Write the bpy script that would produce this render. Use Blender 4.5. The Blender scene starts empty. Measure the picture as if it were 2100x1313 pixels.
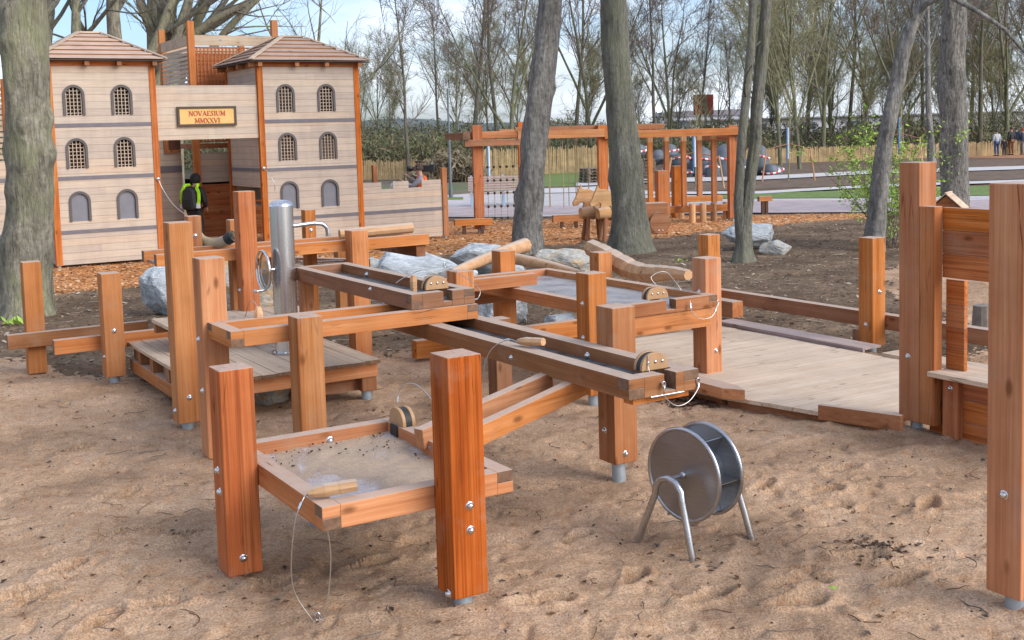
import bpy, bmesh, math, random
import numpy as np
from mathutils import Vector, Matrix, noise as mnoise

random.seed(7)
SC = bpy.context.scene
COL = SC.collection
PI = math.pi
R = math.radians

# ------------------------------------------------------------------ camera model
FOC, CX, CY, CAMH = 2400., 1050., 480., 2.5
PITCH = math.atan(210 / 2400.); ROLL = .028

def ray(px, py):
    x = px - CX; y = -(py - CY)
    c, s = math.cos(ROLL), math.sin(ROLL)
    xr = x * c + y * s; yr = -x * s + y * c
    cp, sp = math.cos(PITCH), math.sin(PITCH)
    return (xr, FOC * cp + yr * sp, -FOC * sp + yr * cp)

def P(px, py, z=0.):
    """the point at height z seen at a photo position: how far away a thing stands on the ground"""
    d = ray(px, py); t = (z - CAMH) / d[2]
    return Vector((d[0] * t, d[1] * t, z))

def D(px, py, y):
    """the point at distance y"""
    d = ray(px, py); t = y / d[1]
    return Vector((d[0] * t, y, CAMH + d[2] * t))

TH = R(31)
CT, ST = math.cos(TH), math.sin(TH)
def W(u, v, z=0.):
    return Vector((u * CT - v * ST, u * ST + v * CT, z))

cam = bpy.data.cameras.new('camera'); cam.sensor_width = 36; cam.lens = FOC / 2100 * 36
cam.shift_y = -(656.5 - CY) / 2100; cam.clip_end = 3000; cam.clip_start = .1
co = bpy.data.objects.new('camera', cam); COL.objects.link(co)
cp, sp, cr, sr = math.cos(PITCH), math.sin(PITCH), math.cos(ROLL), math.sin(ROLL)
lR = Vector((1, 0, 0)); lU = Vector((0, sp, cp)); fw = Vector((0, cp, -sp))
cR = lR * cr - lU * sr; cU = lR * sr + lU * cr
M = Matrix((cR, cU, -fw)).transposed().to_4x4(); M.translation = Vector((0, 0, CAMH))
co.matrix_world = M
SC.camera = co

# ------------------------------------------------------------------ light and sky
SUN_EL, SUN_AZ = R(31), R(-122)      # azimuth of the sun measured from +Y towards +X
world = bpy.data.worlds.new('World'); SC.world = world; world.use_nodes = True
nt = world.node_tree; nt.nodes.clear()
N = nt.nodes.new
out = N('ShaderNodeOutputWorld'); bg = N('ShaderNodeBackground'); sky = N('ShaderNodeTexSky')
sky.sky_type = 'NISHITA'; sky.sun_disc = False; sky.sun_elevation = SUN_EL; sky.sun_rotation = SUN_AZ
sky.air_density = 1.0; sky.dust_density = 1.5; sky.ozone_density = 1.2
tc = N('ShaderNodeTexCoord'); mp = N('ShaderNodeMapping'); mp.inputs['Scale'].default_value = (1.6, 1.6, 5.0)
mp.inputs['Location'].default_value = (.35, .2, .4)
cn = N('ShaderNodeTexNoise'); cn.inputs['Scale'].default_value = 2.2; cn.inputs['Detail'].default_value = 8; cn.inputs['Roughness'].default_value = .55
rm = N('ShaderNodeValToRGB'); rm.color_ramp.elements[0].position = .40; rm.color_ramp.elements[1].position = .64
mx = N('ShaderNodeMix'); mx.data_type = 'RGBA'; mx.inputs[7].default_value = (10.2, 11.0, 12.2, 1)
nt.links.new(tc.outputs['Generated'], mp.inputs[0]); nt.links.new(mp.outputs[0], cn.inputs['Vector'])
nt.links.new(cn.outputs['Fac'], rm.inputs[0]); nt.links.new(rm.outputs[0], mx.inputs[0])
br = N('ShaderNodeMix'); br.data_type = 'RGBA'; br.blend_type = 'MULTIPLY'; br.inputs[0].default_value = 1; br.inputs[7].default_value = (1.25, 1.42, 1.8, 1)
nt.links.new(sky.outputs[0], br.inputs[6]); nt.links.new(br.outputs[2], mx.inputs[6])
nt.links.new(mx.outputs[2], bg.inputs[0]); bg.inputs[1].default_value = .092
nt.links.new(bg.outputs[0], out.inputs[0])
sl = bpy.data.lights.new('sun', 'SUN'); sl.energy = 2.6; sl.angle = R(42); sl.color = (1, .94, .87)
so = bpy.data.objects.new('sun', sl); COL.objects.link(so)
sd = Vector((math.sin(-SUN_AZ) * math.cos(SUN_EL) , math.cos(SUN_AZ) * math.cos(SUN_EL), math.sin(SUN_EL)))
so.rotation_euler = sd.to_track_quat('Z', 'Y').to_euler(); so.location = (0, 0, 30)
sky.sun_rotation = math.atan2(sd.x, sd.y)
SC.view_settings.view_transform = 'Standard'; SC.view_settings.look = 'None'
SC.view_settings.exposure = 0.38; SC.view_settings.gamma = 1

# ------------------------------------------------------------------ materials
MATS = {}
class NT:
    def __init__(s, name, rough=.7, metal=0.):
        s.m = bpy.data.materials.new(name); s.m.use_nodes = True; s.t = s.m.node_tree
        s.b = s.t.nodes['Principled BSDF']; s.b.inputs['Roughness'].default_value = rough; s.b.inputs['Metallic'].default_value = metal
        s.tc = None
    def n(s, t): return s.t.nodes.new(t)
    def l(s, a, b): s.t.links.new(a, b)
    def coord(s, which='Object', scale=(1, 1, 1), rand=True):
        if not s.tc: s.tc = s.n('ShaderNodeTexCoord')
        o = s.tc.outputs[which]
        if rand:
            oi = s.n('ShaderNodeObjectInfo'); mu = s.n('ShaderNodeMath'); mu.operation = 'MULTIPLY'; mu.inputs[1].default_value = 37.
            s.l(oi.outputs['Random'], mu.inputs[0]); ad = s.n('ShaderNodeVectorMath'); ad.operation = 'ADD'
            s.l(o, ad.inputs[0]); s.l(mu.outputs[0], ad.inputs[1]); o = ad.outputs[0]
        mp = s.n('ShaderNodeMapping'); mp.inputs['Scale'].default_value = scale; s.l(o, mp.inputs[0]); return mp.outputs[0]
    def noise(s, vec, scale, detail=4, rough=.6, dist=0.):
        q = s.n('ShaderNodeTexNoise'); q.inputs['Scale'].default_value = scale; q.inputs['Detail'].default_value = detail
        q.inputs['Roughness'].default_value = rough; q.inputs['Distortion'].default_value = dist; s.l(vec, q.inputs['Vector']); return q.outputs['Fac']
    def voro(s, vec, scale, feat='F1', out='Distance'):
        q = s.n('ShaderNodeTexVoronoi'); q.feature = feat; q.inputs['Scale'].default_value = scale; s.l(vec, q.inputs['Vector']); return q.outputs[out]
    def ramp(s, fac, stops):
        q = s.n('ShaderNodeValToRGB'); e = q.color_ramp.elements
        while len(e) < len(stops): e.new(.5)
        for i, (p, c) in enumerate(stops):
            e[i].position = p; e[i].color = (c, c, c, 1) if isinstance(c, (int, float)) else (*c, 1)
        s.l(fac, q.inputs[0]); return q.outputs[0]
    def mix(s, fac, a, b, mode='MIX'):
        q = s.n('ShaderNodeMix'); q.data_type = 'RGBA'; q.blend_type = mode
        for i, v in ((0, fac), (6, a), (7, b)):
            if isinstance(v, (int, float)): q.inputs[i].default_value = v
            elif isinstance(v, tuple): q.inputs[i].default_value = (*v, 1)
            else: s.l(v, q.inputs[i])
        return q.outputs[2]
    def math(s, op, a, b=None):
        q = s.n('ShaderNodeMath'); q.operation = op
        for i, v in ((0, a), (1, b)):
            if v is None: continue
            if isinstance(v, (int, float)): q.inputs[i].default_value = v
            else: s.l(v, q.inputs[i])
        return q.outputs[0]
    def col(s, c):
        if isinstance(c, tuple): s.b.inputs['Base Color'].default_value = (*c, 1)
        else: s.l(c, s.b.inputs['Base Color'])
    def bump(s, h, strength=.3, dist=.01):
        q = s.n('ShaderNodeBump'); q.inputs['Strength'].default_value = strength; q.inputs['Distance'].default_value = dist
        s.l(h, q.inputs['Height']); s.l(q.outputs[0], s.b.inputs['Normal'])

def plain(name, c, rough=.6, metal=0., var=.15, scale=8.):
    if name in MATS: return MATS[name]
    t = NT(name, rough, metal); v = t.coord()
    f = t.noise(v, scale, 5)
    t.col(t.mix(t.ramp(f, [(.3, 1 - var), (.7, 1 + var * .3)]), (0, 0, 0), c, 'MIX') if False else
          t.mix(1., c, t.ramp(f, [(.3, 1 - var), (.7, 1.)]), 'MULTIPLY'))
    t.bump(f, .15, .01)
    MATS[name] = t.m; return t.m

def wood(name, axis, light, mid, dark, dust_skylit=.5, rough=.72, fine=1., knots=True, streak=.8, top=(.50, .415, .345), satb=.88):
    if name in MATS: return MATS[name]
    t = NT(name, rough)
    a = [9 * fine, 9 * fine, 9 * fine]; a['xyz'.index(axis)] = .35
    v = t.coord('Object', tuple(a))
    warp = t.noise(v, 1.2, 3, .6, .4)
    b = [38 * fine] * 3; b['xyz'.index(axis)] = .9
    v2 = t.coord('Object', tuple(b)); g = t.noise(v2, 1.4, 4, .7, .3)
    f = t.math('ADD', t.math('MULTIPLY', warp, .62), t.math('MULTIPLY', g, .45))
    c = t.ramp(f, [(.31, dark), (.5, mid), (.70, light)])
    w3 = [70 * fine] * 3; w3['xyz'.index(axis)] = .7
    ln = t.noise(t.coord('Object', tuple(w3)), 1., 2, .5, .2)
    c = t.mix(1., c, t.ramp(ln, [(.36, streak), (.48, 1.)]), 'MULTIPLY')
    # per-timber tint
    oi = t.n('ShaderNodeObjectInfo')
    hs = t.n('ShaderNodeHueSaturation'); t.l(c, hs.inputs['Color'])
    t.l(t.math('ADD', t.math('MULTIPLY', oi.outputs['Random'], .34), .82), hs.inputs['Value'])
    t.l(t.math('ADD', t.math('MULTIPLY', t.math('FRACT', t.math('MULTIPLY', oi.outputs['Random'], 7.3)), .14), satb), hs.inputs['Saturation'])
    t.l(t.math('ADD', t.math('MULTIPLY', t.math('FRACT', t.math('MULTIPLY', oi.outputs['Random'], 13.7)), .006), .496), hs.inputs['Hue'])
    c = hs.outputs[0]
    big = t.noise(t.coord('Object', (1, 1, 1)), 2.6, 3)
    c = t.mix(1., c, t.ramp(big, [(.3, (.84, .82, .80)), (.65, 1.)]), 'MULTIPLY')
    if knots:
        k = [5.5] * 3; k['xyz'.index(axis)] = 2.4
        vd = t.voro(t.coord('Object', tuple(k)), 1.)
        c = t.mix(t.ramp(vd, [(.06, .75), (.15, 0.)]), c, tuple(x * .45 for x in dark))
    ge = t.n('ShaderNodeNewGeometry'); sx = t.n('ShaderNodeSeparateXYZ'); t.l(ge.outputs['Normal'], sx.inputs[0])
    up = t.ramp(sx.outputs['Z'], [(.6, 0.), (.9, dust_skylit)])  # upward faces paler: sky light painted into the colour, along with dust
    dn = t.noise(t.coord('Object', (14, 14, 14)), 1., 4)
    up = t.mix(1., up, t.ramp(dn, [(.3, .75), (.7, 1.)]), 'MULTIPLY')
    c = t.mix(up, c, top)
    ck = [26] * 3; ck['xyz'.index(axis)] = .55
    cv = t.voro(t.coord('Object', tuple(ck)), 1., 'DISTANCE_TO_EDGE'); cm = t.noise(t.coord('Object', (2.2, 2.2, 2.2)), 1., 2)
    crack = t.math('MULTIPLY', t.ramp(cv, [(.006, 1.), (.022, 0.)]), t.ramp(cm, [(.56, 0.), (.64, .75)]))
    c = t.mix(crack, c, tuple(q * .3 for q in dark))
    gm = t.noise(t.coord('Object', (3, 3, 3)), 1., 5, .65); c = t.mix(t.ramp(gm, [(.55, 0.), (.75, .38)]), c, (.36, .25, .18))
    t.col(c); t.bump(t.math('SUBTRACT', g, crack), .3, .006)
    t.b.inputs['Specular IOR Level'].default_value = .10
    MATS[name] = t.m; return t.m

LAR = ((.60, .28, .12), (.49, .19, .066), (.33, .108, .034))
FIR = ((.58, .18, .045), (.47, .115, .02), (.22, .04, .008))
PAL = ((.68, .43, .24), (.56, .32, .15), (.40, .20, .09))
DARKL = ((.40, .20, .105), (.32, .145, .07), (.22, .09, .04))
GREYP = ((.62, .44, .36), (.52, .35, .28), (.38, .25, .20))
STRONG = ((.60, .245, .09), (.49, .155, .045), (.28, .07, .018))
def wd(kind, axis):
    c = {'larch': LAR, 'pale': PAL, 'dark': DARKL, 'cedar': STRONG, 'fir': FIR}[kind]
    return wood('wood_%s_%s' % (kind, axis), axis, *c, dust_skylit=.85, streak=.68 if kind in ('cedar', 'fir') else .9, satb=.95 if kind == 'fir' else .92)
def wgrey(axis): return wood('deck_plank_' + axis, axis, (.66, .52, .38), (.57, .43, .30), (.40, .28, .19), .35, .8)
def wgrain():
    if 'end_grain' in MATS: return MATS['end_grain']
    t = NT('end_grain', .8); v = t.coord('Object', (1, 1, 1)); f = t.noise(v, 30, 4); g = t.noise(v, 6, 3)
    c = t.mix(1., t.ramp(f, [(.3, (.13, .07, .04)), (.7, (.25, .14, .08))]), t.ramp(g, [(.3, .75), (.7, 1.1)]), 'MULTIPLY')
    t.col(c); t.bump(f, .2, .004); MATS['end_grain'] = t.m; return t.m

def clad(name='cladding'):
    """castle boards: horizontal courses, each with its own tint"""
    if name in MATS: return MATS[name]
    t = NT(name, .75); tcn = t.n('ShaderNodeTexCoord'); sx = t.n('ShaderNodeSeparateXYZ'); t.l(tcn.outputs['Object'], sx.inputs[0])
    oi = t.n('ShaderNodeObjectInfo')
    zi = t.math('FLOOR', t.math('DIVIDE', sx.outputs['Z'], .145))
    sm = t.math('ADD', sx.outputs['X'], sx.outputs['Y'])
    ui = t.math('FLOOR', t.math('ADD', t.math('MULTIPLY', sm, .28), t.math('MULTIPLY', zi, .37)))
    cb = t.n('ShaderNodeCombineXYZ'); t.l(zi, cb.inputs[0]); t.l(ui, cb.inputs[1]); t.l(oi.outputs['Random'], cb.inputs[2])
    wn = t.n('ShaderNodeTexWhiteNoise'); t.l(cb.outputs[0], wn.inputs['Vector'])
    base = t.ramp(wn.outputs['Value'], [(0., (.47, .385, .315)), (.4, (.53, .435, .345)), (.7, (.57, .465, .36)), (1., (.58, .44, .32))])
    v = t.coord('Object', (2.2, 2.2, 40)); g = t.noise(v, 1., 5, .65)
    c = t.mix(1., base, t.ramp(g, [(.3, .84), (.7, 1.06)]), 'MULTIPLY')
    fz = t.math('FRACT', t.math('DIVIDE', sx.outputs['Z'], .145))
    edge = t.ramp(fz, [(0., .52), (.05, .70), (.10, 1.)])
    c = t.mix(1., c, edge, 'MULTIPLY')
    st = t.noise(t.coord('Object', (3, 3, .8)), 1.3, 4); c = t.mix(1., c, t.ramp(st, [(.3, (.88, .86, .87)), (.62, 1.)]), 'MULTIPLY')
    t.col(c); t.bump(g, .2, .01); MATS[name] = t.m; return t.m

def steel(name, c=(.55, .56, .58), rough=.28):
    if name in MATS: return MATS[name]
    t = NT(name, rough, 1.); v = t.coord('Object', (3, 3, 60)); g = t.noise(v, 2, 3)
    t.col(t.mix(1., c, t.ramp(g, [(.3, .8), (.7, 1.)]), 'MULTIPLY'))
    r = t.ramp(t.noise(t.coord('Object', (1, 1, 1)), 7, 4), [(.3, rough * .9), (.7, rough * 1.2)]); t.l(r, t.b.inputs['Roughness'])
    t.bump(g, .03, .001); MATS[name] = t.m; return t.m

def bark(name, a, b, moss=None, sc=1.):
    if name in MATS: return MATS[name]
    t = NT(name, .9); v = t.coord('Object', (7 * sc, 7 * sc, 1.6 * sc), False); f = t.noise(v, 1.6, 7, .7, .5)
    f2 = t.noise(t.coord('Object', (1, 1, .5), False), 1.7, 5, .6)
    c = t.ramp(f, [(.36, a), (.62, b)])
    c = t.mix(1., c, t.ramp(f2, [(.3, .65), (.7, 1.15)]), 'MULTIPLY')
    f3 = t.noise(t.coord('Object', (1, 1, 1), False), 13, 5, .7); c = t.mix(1., c, t.ramp(f3, [(.34, .68), (.52, 1.), (.7, 1.2)]), 'MULTIPLY')
    sp = t.noise(t.coord('Object', (1, 1, .6), False), 4.2, 3, .5); c = t.mix(t.ramp(sp, [(.66, 0.), (.72, .7)]), c, tuple(q * .55 for q in a))
    if moss: c = t.mix(t.ramp(t.noise(t.coord('Object', (1, 1, .6), False), 2.3, 6, .65), [(.45, 0.), (.62, .75)]), c, moss)
    v5 = t.coord('Object', (16 * sc, 16 * sc, 2.2 * sc), False); f5 = t.noise(v5, 1.5, 6, .7, .8)
    c = t.mix(1., c, t.ramp(f5, [(.36, .74), (.5, 1.), (.7, 1.1)]), 'MULTIPLY')
    t.col(c); t.bump(t.math('ADD', f, t.math('MULTIPLY', f5, 1.4)), 1., .05); MATS[name] = t.m; return t.m

def rockm(name, a, b, tan=None):
    if name in MATS: return MATS[name]
    t = NT(name, .8); v = t.coord('Object', (1, 1, 1)); f = t.noise(v, 3.2, 8, .65, .6); v2 = t.noise(t.coord('Object', (1, 1, 3)), 9, 6, .6)
    c = t.ramp(f, [(.3, a), (.7, b)]); c = t.mix(1., c, t.ramp(v2, [(.3, .7), (.6, 1.1)]), 'MULTIPLY')
    if tan: c = t.mix(t.ramp(t.noise(v, 2.1, 5), [(.52, 0.), (.62, .8)]), c, tan)
    t.col(c); t.bump(t.math('ADD', f, v2), .6, .03); MATS[name] = t.m; return t.m

# ------------------------------------------------------------------ mesh helpers
class MB:
    def __init__(s, off=(0, 0, 0)): s.v = []; s.f = []; s.m = []; s.o = off; s.sm = []
    def add(s, vs, fs, mi=0, smooth=False):
        n = len(s.v); ox, oy, oz = s.o
        s.v += [(x - ox, y - oy, z - oz) for x, y, z in vs]
        for k, f in enumerate(fs):
            s.f.append(tuple(i + n for i in f)); s.m.append(mi[k] if isinstance(mi, (list, tuple)) else mi); s.sm.append(smooth)
    def box(s, x0, x1, y0, y1, z0, z1, mi=0, end=None, endmi=1, faces=None):
        if x0 > x1: x0, x1 = x1, x0
        if y0 > y1: y0, y1 = y1, y0
        vs = [(x0, y0, z0), (x1, y0, z0), (x1, y1, z0), (x0, y1, z0), (x0, y0, z1), (x1, y0, z1), (x1, y1, z1), (x0, y1, z1)]
        fs = [(0, 3, 2, 1), (4, 5, 6, 7), (0, 1, 5, 4), (2, 3, 7, 6), (1, 2, 6, 5), (3, 0, 4, 7)]
        ms = [mi] * 6
        if end == 'x': ms[4] = ms[5] = endmi
        if end == 'y': ms[2] = ms[3] = endmi
        if end == 'z': ms[0] = ms[1] = endmi
        s.add(vs, fs, ms); return s
    def bar(s, a, b, w, h, mi=0, up=(0, 0, 1)):
        a = Vector(a); b = Vector(b); d = (b - a).normalized(); upv = Vector(up)
        sd = d.cross(upv)
        if sd.length < 1e-4: sd = d.cross(Vector((1, 0, 0)))
        sd.normalize(); u2 = sd.cross(d)
        vs = []
        for p in (a, b):
            for i, j in ((-1, -1), (1, -1), (1, 1), (-1, 1)): vs.append(tuple(p + sd * (i * w / 2) + u2 * (j * h / 2)))
        s.add(vs, [(3, 2, 1, 0), (4, 5, 6, 7), (0, 1, 5, 4), (1, 2, 6, 5), (2, 3, 7, 6), (3, 0, 4, 7)], mi); return s
    def tube(s, pts, r, n=8, mi=0, caps=True, smooth=True):
        pts = [Vector(p) for p in pts]; rs = r if isinstance(r, (list, tuple)) else [r] * len(pts)
        vs = []; ref = None
        for i, p in enumerate(pts):
            d = (pts[min(i + 1, len(pts) - 1)] - pts[max(i - 1, 0)]).normalized()
            if ref is None: ref = d.cross(Vector((0, 0, 1)) if abs(d.z) < .9 else Vector((1, 0, 0))).normalized()
            ref = (ref - d * ref.dot(d)).normalized(); o = d.cross(ref)
            for k in range(n):
                a = 2 * PI * k / n; vs.append(tuple(p + (ref * math.cos(a) + o * math.sin(a)) * rs[i]))
        fs = [(i * n + k, i * n + (k + 1) % n, (i + 1) * n + (k + 1) % n, (i + 1) * n + k) for i in range(len(pts) - 1) for k in range(n)]
        s.add(vs, fs, mi, smooth)
        if caps:
            m = len(pts) - 1
            s.add([vs[k] for k in range(n)], [tuple(range(n))[::-1]], mi)
            s.add([vs[m * n + k] for k in range(n)], [tuple(range(n))], mi)
        return s
    def dome(s, c, nrm, r, h, n=12, mi=0):
        c = Vector(c); nrm = Vector(nrm).normalized(); a = nrm.cross(Vector((0, 0, 1)) if abs(nrm.z) < .9 else Vector((1, 0, 0))).normalized(); b = nrm.cross(a)
        vs = []; rings = 4
        for i in range(rings):
            t = i / rings * PI / 2
            for k in range(n):
                q = 2 * PI * k / n; vs.append(tuple(c + (a * math.cos(q) + b * math.sin(q)) * r * math.cos(t) + nrm * h * math.sin(t)))
        vs.append(tuple(c + nrm * h)); L = len(vs) - 1
        fs = [(i * n + k, i * n + (k + 1) % n, (i + 1) * n + (k + 1) % n, (i + 1) * n + k) for i in range(rings - 1) for k in range(n)]
        fs += [((rings - 1) * n + k, (rings - 1) * n + (k + 1) % n, L) for k in range(n)]
        s.add(vs, fs, mi, True); return s
    def prism(s, poly, ax, t0, t1, mi=0):
        """extrude a 2-D outline along axis ax (0,1,2) from t0 to t1"""
        def p3(p, t):
            return (t, p[0], p[1]) if ax == 0 else (p[0], t, p[1]) if ax == 1 else (p[0], p[1], t)
        n = len(poly); vs = [p3(p, t0) for p in poly] + [p3(p, t1) for p in poly]
        s.add(vs, [tuple(range(n))[::-1], tuple(range(n, 2 * n))] + [(k, (k + 1) % n, n + (k + 1) % n, n + k) for k in range(n)], mi); return s
    def build(s, name, mats, parent=None, bevel=0., loc=None, rz=None):
        me = bpy.data.meshes.new(name); me.from_pydata(s.v, [], s.f)
        if not isinstance(mats, (list, tuple)): mats = [mats]
        for m in mats: me.materials.append(m)
        me.polygons.foreach_set('material_index', [min(i, len(mats) - 1) for i in s.m])
        me.polygons.foreach_set('use_smooth', s.sm)
        bm = bmesh.new(); bm.from_mesh(me); bmesh.ops.recalc_face_normals(bm, faces=bm.faces); bm.to_mesh(me); bm.free()
        o = bpy.data.objects.new(name, me); COL.objects.link(o)
        if parent: o.parent = parent
        if loc is not None: o.location = loc
        if rz is not None: o.rotation_euler = (0, 0, rz)
        if bevel:
            b = o.modifiers.new('edge', 'BEVEL'); b.width = bevel; b.segments = 2; b.limit_method = 'ANGLE'; b.angle_limit = R(40)
        return o

def tag(o, label, cat, group=None, kind=None):
    if label: o['label'] = label
    if cat: o['category'] = cat
    if group: o['group'] = group
    if kind: o['kind'] = kind
    return o
def thing(name, label, cat, u, v, z=0., group=None, rz=TH):
    o = bpy.data.objects.new(name, None); COL.objects.link(o); o.location = W(u, v, z); o.rotation_euler = (0, 0, rz); o.empty_display_size = .2
    return tag(o, label, cat, group)
def thingxy(name, label, cat, x, y, z=0., rz=0., group=None):
    o = bpy.data.objects.new(name, None); COL.objects.link(o); o.location = (x, y, z); o.rotation_euler = (0, 0, rz)
    return tag(o, label, cat, group)
def copy_thing(r, loc, rz=None, scale=None, label=None, group=None):
    q = r.copy(); COL.objects.link(q); q.location = loc
    if rz is not None: q.rotation_euler = (0, 0, rz)
    if scale: q.scale = scale
    if label: q['label'] = label
    if group: q['group'] = group
    for ch in list(r.children):
        c = ch.copy(); COL.objects.link(c); c.parent = q
        for g in list(ch.children):
            d = g.copy(); COL.objects.link(d); d.parent = c
    return q

STEEL = steel('brushed_steel'); GALV = plain('galvanised', (.42, .50, .56), .45, .5, .2, 20); BOLT = steel('bolt_steel', (.7, .7, .7), .2)

# ------------------------------------------------------------------ ground
rng = np.random.RandomState(3)
_LC = {}
def vnoise(x, y, scale, seed):
    if seed not in _LC: _LC[seed] = np.random.RandomState(seed).rand(256, 256)
    L = _LC[seed]
    xs = x / scale + 100.5; ys = y / scale + 100.5
    xi = np.floor(xs).astype(int); yi = np.floor(ys).astype(int); fx = xs - xi; fy = ys - yi
    fx = fx * fx * (3 - 2 * fx); fy = fy * fy * (3 - 2 * fy)
    a = L[xi % 256, yi % 256]; b = L[(xi + 1) % 256, yi % 256]; c = L[xi % 256, (yi + 1) % 256]; d = L[(xi + 1) % 256, (yi + 1) % 256]
    return (a * (1 - fx) + b * fx) * (1 - fy) + (c * (1 - fx) + d * fx) * fy - .5
def uvof(x, y): return x * CT + y * ST, -x * ST + y * CT
FEET = []
def foot(px, py, ang, s=1.): q = P(px, py); FEET.append((q.x, q.y, R(ang), s))
for a in ((1725, 965, 20, 1), (1750, 990, 25, .8), (1690, 1010, 15, .9), (1700, 1045, 20, 1.1), (1765, 1145, -10, 1), (1640, 1205, 20, 1.2), (1640, 1240, 25, 1.1),
          (1650, 1180, 10, .9), (250, 1105, 30, 1.1), (130, 1170, 60, 1), (260, 1020, 80, .9), (390, 1105, 40, .9), (60, 1220, 20, 1), (1180, 1100, 50, .9), (1450, 1230, 30, 1),
          (1300, 1190, 70, 1), (330, 1240, 10, 1), (760, 1160, 40, 1), (1110, 1240, 20, 1.1), (1900, 1040, 60, 1), (160, 920, 50, .9), (1560, 1000, 40, .8), (1850, 1200, 30, 1), (560, 1200, 10, .8), (200, 1280, 70, 1.1)):
    foot(*a)
def relief(x, y):
    u, v = uvof(x, y)
    near = np.clip((34 - y) / 22, .15, 1)
    h = vnoise(x, y, 1.7, 1) * .045 + vnoise(x, y, .6, 2) * .020 + (vnoise(x + .3 * vnoise(x, y, .5, 8), y, .26, 3)) * .024 + vnoise(x, y, .11, 4) * .018 + vnoise(x, y, .045, 5) * .009
    rid = 1 - np.abs(vnoise(x, y * 1.5, .42, 9)) * 4
    h += np.clip(rid, 0, 1) ** 3 * .016
    wx = x + .12 * vnoise(x, y, .2, 31); wy = y + .12 * vnoise(x, y, .2, 32)
    pk = np.clip(vnoise(wx, wy * 1.2, .17, 33) + .12, -.5, .12); h += pk * .021
    h -= np.clip(vnoise(wx, wy, .10, 34) - .24, 0, 1) * .11
    for fx, fy, a, s in FEET:
        dx = x - fx; dy = y - fy; m = (dx * dx + dy * dy) < .25
        if not m.any(): continue
        X = dx[m] * math.cos(a) + dy[m] * math.sin(a); Y = -dx[m] * math.sin(a) + dy[m] * math.cos(a)
        X = X + .012 * np.sin(Y * 40); L = .155 * s; w = .062 * s * (1 - .25 * np.cos((X / L + .4) * 2.6))
        q = np.sqrt((X / L) ** 2 + (Y / w) ** 2)
        hh = np.where(q < 1, -.060 * np.clip((1 - q) * 6, 0, 1) * (1 + .25 * np.sin(X * 160)), 0) + .026 * np.exp(-((q - 1.25) / .25) ** 2)
        h[m] += hh
    return h * near
def zone(x, y):
    """0 sand, 1 soil, 2 bark mulch"""
    u, v = uvof(x, y)
    n = vnoise(x, y, 1.3, 11) * .9 + vnoise(x, y, .3, 12) * .6 + vnoise(x, y, .09, 13) * .6 + vnoise(x, y, .035, 14) * .6
    sand_lim = np.where(u < 4.5, 12.3, np.where(u < 9.9, 11.9, 8.2 + np.clip((u - 11) * 1.3, 0, 5.5)))
    sand_lim = np.where(u < 2.9, np.clip(14.85 - (u - 1.82) * 2.2, 12.4, 16.5), sand_lim)
    z = np.where(v < sand_lim + n * .8, 0, 1)
    b0 = np.where(u < 9, 20.4, 21.3) + n * .7
    b1 = np.where(u < 13.5, 60, 29.0 - (u - 16) * .75)
    bk = (v > b0) & (v < b1) & (u < 24.3 + n)
    z = np.where(bk, 2, z)
    return z
NR, NC = 760, 800
ys = 3.2 * (46 / 3.2) ** (np.linspace(0, 1, NR)); ts = np.linspace(-1, 1, NC)
Y, T = np.meshgrid(ys, ts, indexing='ij'); X = T * (.60 * Y + 2.2)
X = X + 0.; Hh = relief(X, Y); Hh = np.where(Y > 44, Hh * .3, Hh)
ZN = zone((X[:-1, :-1] + X[1:, 1:]) / 2, (Y[:-1, :-1] + Y[1:, 1:]) / 2)
def gh(x, y):
    a = relief(np.array([float(x)]), np.array([float(y)])); return float(a[0])

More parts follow.
